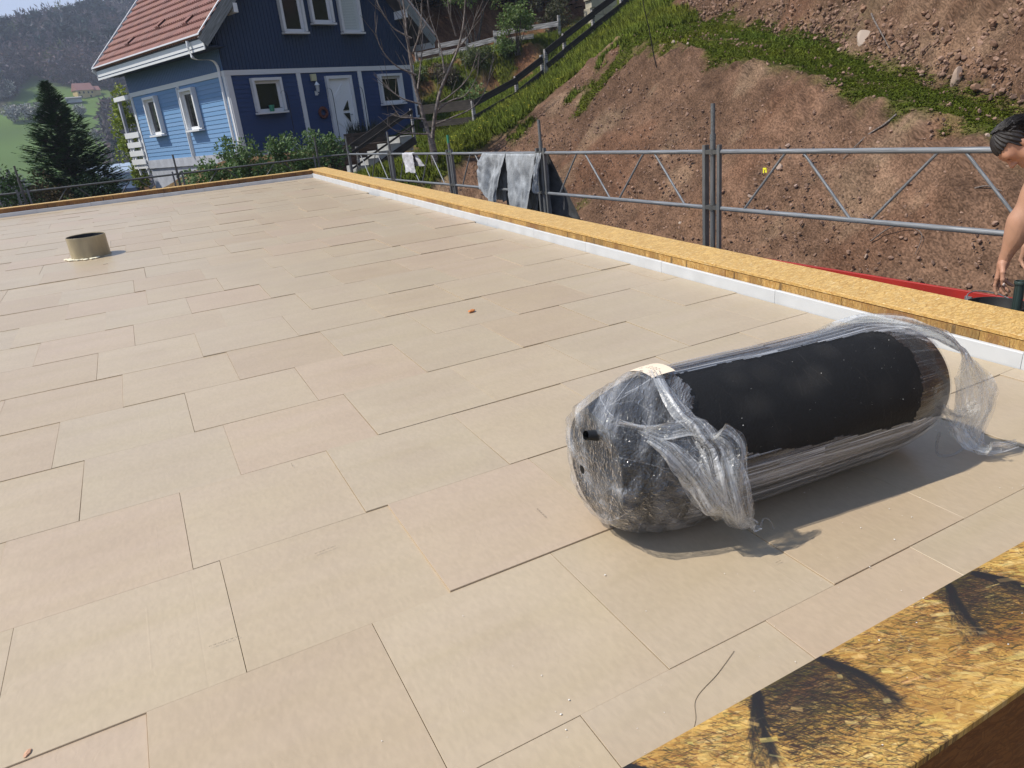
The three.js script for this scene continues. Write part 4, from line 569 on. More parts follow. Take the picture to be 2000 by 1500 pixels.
  P('soffit', mbox(0.78, 0.02, o1 + o0 - 0.1, eu / 2 - 0.01, topY(0) + SL * eu - 0.33 + 0.03, (o0 - o1) / 2), M.navy, roof);
  const gut = new THREE.CylinderGeometry(0.06, 0.06, o1 + o0 + 0.1, 14, 1, true, Math.PI / 2, Math.PI).rotateX(Math.PI / 2).rotateZ(0); // half-round gutter
  P('gutter', gut.rotateZ(Math.PI / 2 * 0).translate(eu - 0.075, topY(0) + SL * eu + 0.0, (o0 - o1) / 2), new THREE.MeshStandardMaterial({ color: rgb(0.55, 0.55, 0.55), roughness: 0.4, metalness: 0.3, side: THREE.DoubleSide }), roof);
  P('downpipe', limb([V(eu - 0.1, topY(0) + SL * eu - 0.06, -0.25), V(eu - 0.1, topY(0) + SL * eu - 0.3, -0.25), V(eu - 0.02, topY(0) + SL * eu - 0.55, -0.24), V(-0.2, topY(0) + SL * eu - 0.62, -0.22), V(-0.09, topY(0) + SL * eu - 0.75, -0.21), V(-0.085, 3.2, -0.2), V(-0.085, 1.8, -0.2), V(-0.085, 0.2, -0.2)], 0.045, 0.045, 10, 60), M.trim);
  P('downpipe', tube(V(-0.08, 3.25, -3.34), V(-0.08, 1.0, -3.34), 0.035, 8), M.trim);
  { // small balcony at the rear left: beam, post, rails
    const g = new THREE.Group(); g.name = 'balcony'; t.add(g); const z0 = -D - 0.05, z1 = -D - 1.25;
    P('beam', mbox(0.12, 0.16, 1.35, -0.06, 3.33, (z0 + z1) / 2 - 0.03), M.trim, g); P('post', mbox(0.11, 2.3, 0.12, -0.02, 2.15, z1 + 0.12), M.render, g); P('floor', mbox(1.6, 0.12, 1.3, 0.75, 0.78, (z0 + z1) / 2), M.trim, g);
    for (const y of [1.98, 1.62, 1.3, 0.98]) P('rail_board', mbox(0.035, 0.2, 1.3, -0.08, y, (z0 + z1) / 2 + 0.02), M.trim, g); for (const z of [z0 - 0.1, z1 + 0.3]) P('rail_post', mbox(0.06, 1.35, 0.09, -0.03, 1.35, z), M.trim, g);
    P('post_foot', merge([box(0.07, 0.3, 0.07, 0, 0.62, z0 - 0.1), box(0.07, 0.3, 0.07, 0, 0.62, z1 + 0.3)]), M.trim, g);
  }
}
// planter box and shepherd hooks before the house
{
  const base = V(3.467, 0.12, -25.638), fx = V(0.9344, 0, -0.3562), fz = V(0.3562, 0, 0.9344), at = (x, y, z) => base.clone().addScaledVector(fx, x).addScaledVector(fz, z).add(V(0, y, 0));
  const t = thing('planter_box', 'dark wooden trough with spiky dark plants standing before the front door', 'planter'); t.position.copy(at(4.1, 0.8, 1.2)); t.rotation.y = Math.atan2(0.3562, 0.9344);
  part('trough', merge([mbox(1.5, 0.42, 0.03, 0, 0.21, 0.2), mbox(1.5, 0.42, 0.03, 0, 0.21, -0.2), mbox(0.03, 0.42, 0.37, 0.735, 0.21, 0), mbox(0.03, 0.42, 0.37, -0.735, 0.21, 0), mbox(1.44, 0.3, 0.37, 0, 0.2, 0)]), M.woodBrown, t);
  const r = rng(61), a = []; for (let i = 0; i < 150; i++) { const x = (r() - 0.5) * 1.4, z = (r() - 0.5) * 0.3, h = 0.2 + r() * 0.4, lx = (r() - 0.5) * 0.4, g = new THREE.ConeGeometry(0.02, h, 3).translate(0, h / 2, 0); g.rotateZ(lx).rotateX((r() - 0.5) * 0.6).translate(x, 0.34, z); a.push(g); }
  part('leaves', merge(a), std(rgb(0.03, 0.035, 0.02), 0.9), t);
  for (const [x, z, label] of [[1.75, 0.5, 'thin dark shepherd hook pole left of the white door post, before the house'], [3.5, 0.55, 'thin dark pole just left of the front door'], [4.85, 0.5, 'thin dark shepherd hook at the right edge of the front door']]) {
    const h = thing('hook_pole', label, 'pole'); h.position.copy(at(x, 0.7, z)); part('rod', limb([V(0, 0, 0), V(0, 1, 0), V(0, 1.85, 0), V(-0.03, 2.0, 0), V(-0.12, 2.05, 0), V(-0.2, 1.98, 0)], 0.011, 0.009, 6, 30), M.black, h);
  }
  const w = thing('retaining_wall', 'low retaining wall of dark timbers below the front door terrace', 'wall'); for (let k = 0; k < 6; k++) { const m = part('timber', chamfer(3.2, 0.17, 0.14, 0.01).translate(0, 0.085 + k * 0.175, (k % 2) * 0.01), M.woodBrown, w); } w.position.set(7.0, -0.05, -23.3); w.rotation.y = 0.36;
}
// ---------------------------------------------------------------- plants
function geo(P, C, N) { const g = new THREE.BufferGeometry(); g.setAttribute('position', new THREE.Float32BufferAttribute(P, 3)); if (C) g.setAttribute('color', new THREE.Float32BufferAttribute(C, 3)); if (N) g.setAttribute('normal', new THREE.Float32BufferAttribute(N, 3)); else g.computeVertexNormals(); return g; }
// leaves as small rhombs strewn through clumps; where(r) gives a point and an outward direction
function leaves(n, size, seed, where, tone, slim = 0.5) {
  const r = rng(seed), P = [], C = [], a = V(), b = V(), q = V();
  for (let i = 0; i < n; i++) {
    const [p, out, k = 1] = where(r), s = size * (0.6 + 0.8 * r()); a.set(r() - 0.5, r() - 0.5, r() - 0.5).addScaledVector(out, 0.45).normalize(); b.set(r() - 0.5, r() - 0.5, r() - 0.5).cross(a).normalize();
    q.copy(a).cross(b); const m1 = p.clone().addScaledVector(a, s * 0.5).addScaledVector(b, s * slim * 0.5).addScaledVector(q, s * 0.08), m2 = p.clone().addScaledVector(a, s * 0.5).addScaledVector(b, -s * slim * 0.5).addScaledVector(q, s * 0.08), e = p.clone().addScaledVector(a, s);
    for (const v of [p, m1, e, p, e, m2]) P.push(v.x, v.y, v.z); const c = tone(r, k); for (let j = 0; j < 6; j++) C.push(...c);
  }
  return geo(P, C);
}
const leafMat = (tr = 0.35) => new THREE.MeshPhysicalMaterial({ color: rgb(1, 1, 1), vertexColors: true, roughness: 0.75, transmission: tr, thickness: 0, side: THREE.DoubleSide });
M.leaf = leafMat(0.3); M.leafSolid = new THREE.MeshPhysicalMaterial({ color: rgb(1, 1, 1), roughness: 0.9, specularIntensity: 0.12, vertexColors: true, side: THREE.DoubleSide });
const clumps = (list, seed) => { const r0 = rng(seed); return (r) => { const c = list[(r() * list.length) | 0], d = V(r() - 0.5, r() - 0.5, r() - 0.5).normalize(), k = Math.pow(r(), 0.45); return [V(c[0], c[1], c[2]).addScaledVector(d, c[3] * k), d, k]; }; };
const ball = (cx, cy, cz, rx, ry, rz, n, s, seed) => { const r = rng(seed), o = []; for (let i = 0; i < n; i++) { const d = V(r() - 0.5, r() - 0.5, r() - 0.5).normalize().multiplyScalar(Math.pow(r(), 0.4)); o.push([cx + d.x * rx, cy + d.y * ry, cz + d.z * rz, s * (0.6 + 0.8 * r())]); } return o; };
const tone = (c, v = 0.5) => (r, k) => { const f = 1 - v / 2 + v * r(); return [c[0] * f * (0.85 + 0.3 * r()), c[1] * f, c[2] * f]; };
M.bark = std(rgb(0.16, 0.13, 0.11), 0.9, { map: dataTex(128, (u, v) => 0.7 + 0.7 * (fbm(u * 8, v * 20, 801, 3, 8, 20) - 0.5), true, 1, 1) }); M.barkPale = std(rgb(0.33, 0.27, 0.23), 0.85, { map: M.bark.map });

// wooded slope beyond the valley: bare broadleaves and dark firs, far off
{
  const r = rng(900), bare = (seed, c) => leaves(420, 1.5, seed, clumps(ball(0, 5.6, 0, 3.2, 4.6, 3.2, 26, 1.3, seed), seed), tone(c, 0.7), 0.28), fir = (() => { const f = (r) => { const y = r() * 12, w = (1 - y / 12.4) * 2.6, a = r() * 6.28, k = Math.sqrt(r()); return [V(Math.cos(a) * w * k, y, Math.sin(a) * w * k), V(Math.cos(a), -0.3, Math.sin(a))]; }; return leaves(420, 1.5, 5, f, tone([0.04, 0.06, 0.055], 0.6), 0.5); })();
  const kinds = [['bare', bare(11, [0.13, 0.11, 0.115])], ['brown', bare(12, [0.16, 0.12, 0.11])], ['grey', bare(13, [0.15, 0.14, 0.135])], ['fir', fir], ['green', bare(14, [0.12, 0.14, 0.06])]], put = kinds.map(() => []);
  for (let i = 0; i < 5200; i++) {
    const x = -95 + r() * 200, d = 290 + Math.pow(r(), 0.8) * 320, z = -d; if (d < meadowTop(x) + (r() - 0.5) * 8) continue; if (Math.abs(x) > d * 0.24) continue;
    const u = fbm(x * 0.03, z * 0.03, 910, 3), y = far(x, z), ridge = d > 460 ? 0.35 : 0; let k = r() < ridge + sstep(0.5, 0.68, u) * 0.55 ? 3 : r() < 0.45 ? 0 : r() < 0.6 ? 1 : 2; if (r() < 0.05) k = 4;
    put[k].push([x, y - 0.5, z, 0.75 + r() * 0.65]);
  }
  for (let i = 0; i < 220; i++) { const d = 130 + r() * 190, x = lerp(0.0, 0.13, Math.pow(r(), 0.7)) * d + 2 + (r() - 0.5) * 6, z = -d, k = r() < 0.25 ? 3 : (r() * 3) | 0; if (x < 0.035 * d && d < 300) continue; put[k].push([x, far(x, z) - 0.5, z, (0.55 + r() * 0.4) * 1]); }
  for (let i = 0; i < 70; i++) { const d = 185 + r() * 95, x = lerp(-0.008, 0.035, r()) * d, z = -d; put[r() < 0.3 ? 3 : (r() * 3) | 0].push([x, far(x, z) - 0.5, z, 0.7 + r() * 0.75]); }
  for (let i = 0; i < 60; i++) { const d = 110 + r() * 120, x = -0.16 * d + r() * 0.055 * d, z = -d; put[(r() * 3) | 0].push([x, far(x, z) - 0.5, z, 0.5 + r() * 0.4]); }
  kinds.forEach(([n, g], i) => { const m = new THREE.InstancedMesh(g, M.leafSolid, put[i].length), q = new THREE.Object3D(); put[i].forEach(([x, y, z, s], j) => { q.position.set(x, y, z); q.rotation.y = r() * 6.3; q.scale.set(s * (0.85 + r() * 0.3), s, s); q.updateMatrix(); m.setMatrixAt(j, q.matrix); const f = 0.75 + r() * 0.5; m.setColorAt(j, rgb(f, f, f)); }); m.name = 'far_' + n + '_wood'; m.castShadow = m.receiveShadow = true; scene.add(m); tag(m, ['far wood of bare grey-brown trees on the opposite slope', 'reddish brown bare trees mixed through the far wood', 'pale grey bare trees mixed through the far wood', 'dark firs of the far wood, standing along its ridge', 'trees in first green leaf within the far wood'][i], 'wood', null, 'stuff'); });
}
{ // blossoming orchard trees on the meadow, each one apart
  const crown = leaves(900, 0.62, 31, clumps(ball(0, 3.1, 0, 2.0, 1.7, 2.0, 30, 0.75, 32), 33), (r) => { const f = 0.6 + 0.5 * r(); return r() < 0.72 ? [0.5 * f, 0.49 * f, 0.45 * f] : [0.15 * f, 0.15 * f, 0.1 * f]; }, 0.7), trunk = merge([limb([V(0, 0, 0), V(0.05, 1.2, 0), V(0.3, 2.6, 0.1)], 0.17, 0.06, 6), limb([V(0.03, 0.9, 0), V(-0.5, 2.2, 0.2), V(-0.9, 3.2, 0)], 0.1, 0.03, 6)]);
  const list = [[-31, -326, 1.35, 'large pale blossoming tree at the left edge of the far meadow'], [-28.2, -296, 1.1, 'leftmost of three white blossoming trees in a row on the far meadow'], [-24.2, -296, 1.1, 'middle one of three white blossoming trees in a row on the far meadow'], [-20, -296, 1.15, 'rightmost of three white blossoming trees in a row on the far meadow'], [-16.6, -308, 0.9, 'small whitish tree just above the tip of the dark conifer'], [-10.2, -346, 1.5, 'tall white blossoming tree left above the distant red roof'], [-9, -298, 0.8, 'low white blossoming tree below the distant house'], [-6, -272, 0.7, 'small white blossoming shrub at the right foot of the far meadow'], [-31, -403, 0.9, 'white blossoming tree within the far bare wood'], [-34.5, -340, 1.3, 'greenish budding tree at the top left of the far meadow']];
  list.forEach(([x, z, s, label], i) => { const t = thing('blossom_tree', label, 'tree', 'blossoming trees on the far slope'); t.position.set(x, far(x, z) - 0.2, z); t.scale.setScalar(s); t.rotation.y = i * 1.7; part('trunk', trunk, M.bark, t); part('crown', crown, M.leafSolid, t); });
}
{ // distant farmhouse
  const t = thing('distant_house', 'distant yellow house with red roof and lower wing on the far slope', 'house'), x = -6.9, z = -324; t.position.set(x, far(x, z) - 0.5, z); t.rotation.y = 0.35; t.scale.setScalar(0.72);
  const wall = std(rgb(0.5, 0.38, 0.17), 0.9), red = M.tiles[1], prism = (w, d, h) => { const s = new THREE.Shape([[-d / 2 - 0.4, 0], [d / 2 + 0.4, 0], [0, h]].map(([a, b]) => new THREE.Vector2(a, b))); return new THREE.ExtrudeGeometry(s, { depth: w + 0.8, bevelEnabled: false }).translate(0, 0, -w / 2 - 0.4).rotateY(Math.PI / 2); };
  part('wall', box(8, 4.2, 7, 0, 1.1, 0), wall, t); part('roof', prism(8, 7, 3.6).translate(0, 3.2, 0), red, t); part('wing_wall', box(3.4, 3, 5, 5.7, 1.5, 0), wall, t); part('wing_roof', prism(3.4, 5, 2.2).translate(5.7, 3, 0), red, t);
  for (const [wx, wy] of [[-3, 2.1], [-1, 2.1], [1.2, 2.1], [3, 2.1], [-2.5, 0.2], [2, 0.2]]) part('window', box(0.8, 1.0, 0.06, wx, wy, 3.52), M.glass, t);
  const b = thing('garden_shed', 'grey shed roof left below the distant yellow house', 'shed'); b.position.set(-10.4, far(-10.4, -316) , -316); part('wall', box(5, 1.6, 3, 0, 0.8, 0), M.render, b); part('roof', box(5.4, 0.2, 3.6, 0, 1.7, 0).rotateX(0.15), M.woodGrey, b);
}
// dark conifer left of the house
function conifer(name, label, x, z, H, R, n, seed, c, group, o = {}) {
  const t = thing(name, label, 'conifer', group), y0 = hill(x, z) - 0.1; t.position.set(x, y0, z); const r = rng(seed), P = [], C = [], lim = [limb([V(0, 0, 0), V(0.03, H * 0.5, 0.02), V(0, H * 0.98, 0)], R * 0.06, 0.01, 7)];
  const sprays = (p, d, L, k) => { // flat feathery spray pointing along d
    const side = V(-d.z, 0, d.x).normalize(); for (let i = 0; i < 9; i++) { const f = 0.15 + (i / 8) * 0.85, s = i % 2 ? 1 : -1, b = p.clone().addScaledVector(d, L * f), a = d.clone().multiplyScalar(0.7).addScaledVector(side, s * (0.75 - 0.4 * f)).add(V(0, 0.1 * (r() - 0.3), 0)).normalize(), l = L * (0.5 - 0.28 * f) * (0.7 + 0.6 * r()), w = V(0, 1, 0).cross(a).normalize().multiplyScalar(l * 0.24).add(V(0, (r() - 0.5) * l * 0.2, 0)), m = b.clone().addScaledVector(a, l * 0.5), e = b.clone().addScaledVector(a, l); const q1 = m.clone().add(w), q2 = m.clone().sub(w);
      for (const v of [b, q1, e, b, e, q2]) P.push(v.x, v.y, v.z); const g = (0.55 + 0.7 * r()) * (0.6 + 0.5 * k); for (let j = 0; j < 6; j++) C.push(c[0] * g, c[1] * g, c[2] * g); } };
  for (let i = 0; i < n; i++) {
    const h = Math.pow(r(), 0.85), y = H * (0.03 + 0.96 * h), a = r() * 6.283, lobes = 0.7 + 0.42 * Math.sin(a * 3 + y * 2.1 + seed) * Math.sin(y * 3.1 + a), w = R * Math.pow(1 - h, o.taper || 0.8) * lobes + 0.05, k = 0.35 + 0.65 * Math.sqrt(r()), d = V(Math.cos(a), 0.25 + 0.35 * r() - 0.25 * (1 - h), Math.sin(a)).normalize();
    sprays(V(0, y - 0.12 * w, 0).addScaledVector(d, w * k * 0.8), d, (0.28 + 0.3 * r()) * (0.22 + 0.78 * (1 - h)) * R * 0.45, k); if (i % 14 === 0) lim.push(limb([V(0, y * 0.95, 0), V(0, y * 0.95, 0).addScaledVector(d, w * 0.8)], 0.02, 0.006, 4));
  }
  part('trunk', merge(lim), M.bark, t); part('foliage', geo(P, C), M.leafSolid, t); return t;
}
conifer('cypress_tree', 'dark bushy conifer standing left of the blue house', -1.85, -33, 5.2, 2.75, 5600, 41, [0.045, 0.088, 0.034], undefined, { taper: 0.95 });
for (const [x, z, h, R, s, l] of [[13.2, -40, 11, 3.4, 51, 'leftmost dark conifer behind the grey fence, right of the house roof'], [16.2, -41.5, 12, 3.6, 52, 'second dark conifer from the left behind the grey fence'], [19.4, -41, 12, 3.8, 53, 'third dark conifer from the left behind the grey fence'], [22.8, -39, 11, 3.4, 54, 'rightmost dark conifer behind the grey fence']]) conifer('spruce_tree', l, x, z, h, R, 2300, s, [0.013, 0.022, 0.014], 'dark conifers behind the grey fence');
{ const m = new THREE.Group(); m.name = 'rear_wood'; const g = scene.getObjectByName('spruce_tree'), a = []; const r = rng(58); for (let i = 0; i < 9; i++) { const x = 10.5 + i * 2.1, z = -44 - r() * 4; for (const c of g.children) a.push(c.geometry.clone().scale(1.25, 1.1, 1.25).rotateY(r() * 6).translate(x, hill(x, z) - 0.3, z)); } const f = a.filter((q) => q.attributes.color); single('rear_wood', merge(f.map((q) => { q.deleteAttribute('uv'); return q; })), M.leafSolid, 'dark mass of conifers closing the view behind the grey fence', 'wood', null, 'stuff'); }
// broadleaf shrubs: stems and leaf clumps
function shrub(name, label, x, y, z, list, n, size, seed, c, o = {}) {
  const t = thing(name, label, o.category || 'shrub', o.group); t.position.set(x, y, z); const r = rng(seed), st = [];
  for (let i = 0; i < (o.stems || 9); i++) { const q = list[(r() * list.length) | 0]; st.push(limb([V((r() - 0.5) * (o.foot || 0.3), 0, (r() - 0.5) * 0.2), V(q[0] * 0.45, q[1] * 0.5, q[2] * 0.5), V(q[0], q[1], q[2])], o.thick || 0.018, 0.005, 5)); }
  part('stems', merge(st), o.bark || M.bark, t); part('foliage', leaves(n, size, seed, clumps(list, seed), tone(c, 0.8), o.slim || 0.55), o.solid ? M.leafSolid : M.leaf, t); return t;
}
const SH = 'leafy shrubs in front of the blue house';
[[1.75, -19.6, 0.75, 1.05, 'low bushy green shrub at the left end of the row before the house'], [2.75, -20.2, 0.75, 1.65, 'tall dense green shrub before the house corner board'], [3.75, -20.2, 0.7, 1.62, 'green shrub in front of the lower left window of the house'], [4.55, -20.4, 0.45, 1.5, 'slender leafy shrub left of the front door'], [5.15, -20.6, 0.28, 1.35, 'narrow shrub at the right end of the row, beside the planter']].forEach(([x, z, w, top, label], i) => {
  const y = hill(x, z), h = top - y; shrub('garden_shrub', label, x, y, z, ball(0, h * 0.62, 0, w, h * 0.36, w * 0.8, 24, 0.2, 600 + i), [2600, 3400, 3000, 1700, 1000][i], 0.085, 610 + i, [0.095, 0.17, 0.035], { group: SH, stems: 16, foot: 0.7 });
});
shrub('climbing_vine', 'yellow-green leafy climber growing up the rear balcony of the blue house', 0.42, hill(0.42, -34.4), -34.4, [...ball(0.1, 3.6, 0, 0.35, 0.75, 0.4, 12, 0.22, 71), ...ball(-0.15, 2.4, 0, 0.42, 1.0, 0.4, 16, 0.25, 72), ...ball(0.05, 1.1, 0, 0.24, 0.8, 0.3, 12, 0.2, 73)], 3600, 0.11, 74, [0.27, 0.34, 0.03], { category: 'climber', stems: 6 });
[[-3.2, -25, 1.4, 'hedge bush at the very left edge, behind the dark scaffold post'], [-2.2, -25.4, 1.15, 'reddish-brown hedge bush left of the dark conifer'], [-1.1, -26, 0.9, 'low dark hedge bush below the dark conifer']].forEach(([x, z, top, label], i) => { const y = hill(x, z), h = top - y; shrub('hedge_bush', label, x, y, z, ball(0, h * 0.55, 0, 0.75, h * 0.45, 0.6, 22, 0.25, 620 + i), 2400, 0.08, 630 + i, [[0.05, 0.085, 0.03], [0.07, 0.055, 0.03], [0.03, 0.05, 0.025]][i], { group: 'hedge at the left behind the roof', stems: 18, foot: 0.8, solid: true }); });
shrub('round_shrub', 'rounded bright green shrub on dark stems before the grey fence', 16.17, hill(16.17, -29.8), -29.8, ball(0.1, 1.45, 0, 0.75, 0.55, 0.7, 22, 0.28, 81), 2600, 0.1, 82, [0.12, 0.19, 0.025], { stems: 12, thick: 0.035, foot: 0.4 });
shrub('overhanging_shrub', 'bright green leafy branches hanging in front of the dark conifers', 17.4, hill(17.4, -36.5), -36.5, [...ball(-0.5, 3.3, 0, 1.3, 1.1, 0.8, 22, 0.4, 85), ...ball(1.6, 3.1, 0, 1.2, 1.2, 0.8, 16, 0.4, 86)], 3400, 0.13, 87, [0.12, 0.19, 0.02], { stems: 8, thick: 0.05 });
shrub('brown_shrub', 'brown and olive leafy bush at the top of the slope, right of the round shrub', 18.3, hill(18.3, -30.6), -30.6, ball(0.2, 1.1, 0, 1.1, 0.9, 0.6, 20, 0.3, 91), 2300, 0.1, 92, [0.075, 0.075, 0.02], { stems: 12 });
shrub('bright_clump', 'pale bright green clump of leaves beside the slope fence', 11.3, hill(11.3, -24.3), -24.3, ball(0, 0.5, 0, 0.4, 0.4, 0.3, 10, 0.15, 95), 500, 0.1, 96, [0.16, 0.24, 0.05], { stems: 4 });
[[11.9, -31.6, 0.75, 'low olive bush at the left end of the eroded bank below the grey fence'], [13.1, -30.9, 0.6, 'brown tangled bush in the middle of the eroded bank'], [14.6, -30.6, 0.8, 'olive bush on the eroded bank left of the bright clump'], [15.8, -30.1, 0.6, 'low green bush at the right end of the eroded bank']].forEach(([x, z, w, label], i) => shrub('bank_bush', label, x, hill(x, z), z, ball(0, 0.35, 0, w, 0.35, 0.5, 18, 0.2, 650 + i), 2000, 0.09, 660 + i, [[0.1, 0.14, 0.03], [0.1, 0.08, 0.04], [0.1, 0.13, 0.03], [0.12, 0.19, 0.03]][i], { group: 'bushes on the eroded bank', stems: 20, foot: 0.9 }));
{ // bare young tree behind the guardrail
  const t = thing('bare_tree', 'bare grey young tree with two upright limbs beside the house stairs', 'tree'), r = rng(101), g = [], Z = -17.4, tw = [];
  t.position.set(6.85, hill(6.85, Z) - 0.1, Z); const o = t.position, L = (pts, r0, r1, deep = 0.5, s = 1) => { const q = pts.map(([x, y], i) => V(x - o.x, y - o.y, s * i * 0.12 * deep + (r() - 0.5) * 0.06)); q.forEach((v) => v); g.push(limb(q, r0, r1, 7)); tw.push([q, r0, r1]); };
  L([[6.86, o.y], [6.84, 0.75], [6.82, 1.05]], 0.1, 0.082, 0);
  L([[6.82, 1.02], [6.78, 1.3], [6.72, 1.72], [6.66, 2.3], [6.65, 2.8], [6.69, 3.46], [6.73, 4.0], [6.74, 4.9]], 0.06, 0.014, 0.5, -1); L([[6.84, 1.0], [6.92, 1.34], [7.0, 1.69], [7.18, 2.14], [7.42, 2.53], [7.69, 2.97], [7.85, 3.41], [7.95, 3.85], [8.05, 4.6]], 0.056, 0.012);
  for (const b of [[[6.7, 1.85], [6.28, 2.02], [5.97, 2.33], [5.75, 2.62]], [[6.66, 2.5], [6.2, 2.75], [5.92, 3.15], [5.86, 3.5]], [[6.68, 3.3], [6.32, 3.55], [6.12, 3.95], [6.0, 4.4]], [[6.75, 1.5], [6.5, 1.56], [6.22, 1.6], [6.0, 1.72]], [[6.8, 1.15], [6.4, 1.2], [6.0, 1.26], [5.7, 1.45]], [[6.66, 2.2], [6.86, 2.7], [7.06, 3.3], [7.2, 4.1]], [[6.65, 2.75], [6.5, 3.3], [6.45, 3.9], [6.3, 4.5]], [[6.67, 3.0], [6.9, 3.5], [7.0, 4.2]], [[7.0, 1.62], [7.4, 1.85], [7.8, 1.95], [8.12, 2.35], [8.2, 2.8]], [[7.06, 1.8], [7.45, 2.0], [7.9, 2.35], [8.2, 3.0]], [[6.93, 1.35], [7.4, 1.48], [7.95, 1.68], [8.3, 2.1], [8.42, 2.6]], [[7.4, 2.5], [7.42, 3.1], [7.3, 3.8], [7.35, 4.5]], [[7.66, 2.9], [8.1, 3.3], [8.35, 3.9]], [[7.83, 3.3], [7.65, 3.9], [7.7, 4.6]]]) L(b, 0.023, 0.006, 0.4 + r(), r() < 0.5 ? -1 : 1);
  for (const [q, r0] of tw.slice(1)) { const c = new THREE.CatmullRomCurve3(q), n = r0 > 0.04 ? 12 : 7; for (let i = 0; i < n; i++) { const f = 0.25 + 0.75 * r(), p = c.getPoint(f), d = c.getTangent(f).multiplyScalar(0.6).add(V((r() - 0.5) * 1.5, 0.6 * r(), (r() - 0.5) * 1.2)).normalize(), l = 0.2 + r() * 0.55; g.push(limb([p, p.clone().addScaledVector(d, l * 0.5).add(V(0, 0.02, 0)), p.clone().addScaledVector(d, l).add(V(0, 0.1 * l, 0))], 0.007, 0.003, 4, 4)); } }
  part('trunk', g[0], M.barkPale, t); part('branches', merge(g.slice(1)), M.barkPale, t);
}
{ const t = thing('sapling_stick', 'thin bare leaning sapling standing on the bare earth bank', 'sapling'); t.position.set(10.46, hill(10.46, -13.1) - 0.05, -13.1); part('stem', limb([V(0, 0, 0), V(-0.1, 0.35, 0), V(-0.22, 0.85, 0.02), V(-0.33, 1.25, 0.02), V(-0.42, 1.75, 0)], 0.013, 0.006, 6, 24), M.woodDark, t); const s = []; for (const [y, d] of [[0.5, 0.12], [0.8, -0.1], [1.1, 0.1]]) s.push(limb([V(-0.22 * y, y, 0), V(-0.22 * y + d, y + 0.14, 0.03)], 0.004, 0.002, 4)); part('twigs', merge(s), M.woodDark, t); }
// fences
{
  const t = thing('slope_fence', 'dark weathered two-rail plank fence climbing the grass slope', 'fence'), Z = -21.5, bar = (a, b, h, d = 0.035) => { const m = a.clone().add(b).multiplyScalar(0.5), v = b.clone().sub(a), g = mbox(v.length(), h, d); g.applyQuaternion(new THREE.Quaternion().setFromRotationMatrix(new THREE.Matrix4().makeBasis(v.clone().normalize(), V(0, 1, 0).addScaledVector(v.clone().normalize(), -v.clone().normalize().y).normalize(), v.clone().normalize().cross(V(0, 1, 0)).normalize()))); return g.translate(m.x, m.y, m.z); };
  const px = [[9.95, 1.3, 1.92], [11.53, 1.9, 2.52], [12.52, 2.45, 3.08], [12.68, 2.55, 3.24], [13.4, 2.95, 3.66], [14.55, 3.5, 4.3], [15.7, 4.1, 4.92], [17, 4.9, 5.7]]; t.position.set(0, 0, 0);
  for (const [x, y0, y1] of px) part('fence_post', mbox(0.09, y1 - Math.min(y0, hill(x, Z)) + 0.2, 0.09, x, (y1 + Math.min(y0, hill(x, Z)) - 0.2) / 2, Z), M.woodGrey, t);
  for (let i = 0; i < px.length - 1; i++) { if (i === 2) continue; const [x0, , y0] = px[i], [x1, , y1] = px[i + 1]; part('rail', bar(V(x0, y0 - 0.09, Z + 0.07), V(x1, y1 - 0.13, Z + 0.07), 0.19), M.woodDark, t); part('rail', bar(V(x0, y0 - 0.5, Z + 0.07), V(x1, y1 - 0.52, Z + 0.07), 0.17), M.woodDark, t); }
  part('fence_post', mbox(0.09, 0.9, 0.09, 9.6, 1.55, -25), M.woodGrey, t); part('rail', bar(V(9.45, 1.86, -25), V(9.98, 1.82, Z), 0.3), M.woodDark, t); part('rail', bar(V(9.45, 1.38, -25), V(9.98, 1.36, Z), 0.2), M.woodDark, t);
  const u = thing('grey_fence', 'pale weathered two-rail fence stepping along the top of the eroded bank', 'fence'), UZ = -32.5;
  for (const [x, z, y1] of [[13.0, -33.7, 4.5], [13.91, -33, 4.75], [14.92, -32.2, 4.86], [15.9, -31.3, 4.96], [18.05, -29.3, 5.2]]) part('fence_post', mbox(0.1, y1 - hill(x, z) + 0.3, 0.1, x + 0.05, (y1 + hill(x, z) - 0.3) / 2, z - 0.07), M.woodGrey, u);
  for (const [x0, z0, x1, z1, a, b, part2] of [[13.05, -33.65, 13.89, -33.0, 4.36, 4.44, 1], [13.92, -32.99, 14.9, -32.2, 4.63, 4.7, 1], [14.95, -32.15, 15.9, -31.32, 4.47, 4.6, 0.6], [15.86, -31.33, 18.02, -29.3, 4.81, 4.87, 0.62]]) { part('rail', bar(V(x0, a, z0), V(x1, b, z1), 0.2), M.woodPale, u); part('rail', bar(V(x0, a - 0.33, z0), V(lerp(x0, x1, part2), lerp(a, b, part2) - 0.33, lerp(z0, z1, part2)), 0.19), M.woodPale, u); }
  const w = thing('stone_pier', 'pale block wall at the top of the slope beside the fence', 'wall'); w.position.set(20.7, hill(20.7, -30) - 0.2, -30); const r = rng(5); for (let k = 0; k < 6; k++) for (let c = 0; c < 2; c++) part('block', chamfer(0.68, 0.29, 0.5, 0.015).translate(-0.35 + c * 0.7 + (k % 2) * 0.08, 0.15 + k * 0.3, (r() - 0.5) * 0.04), k % 2 ? M.pale : M.pale2, w);
}
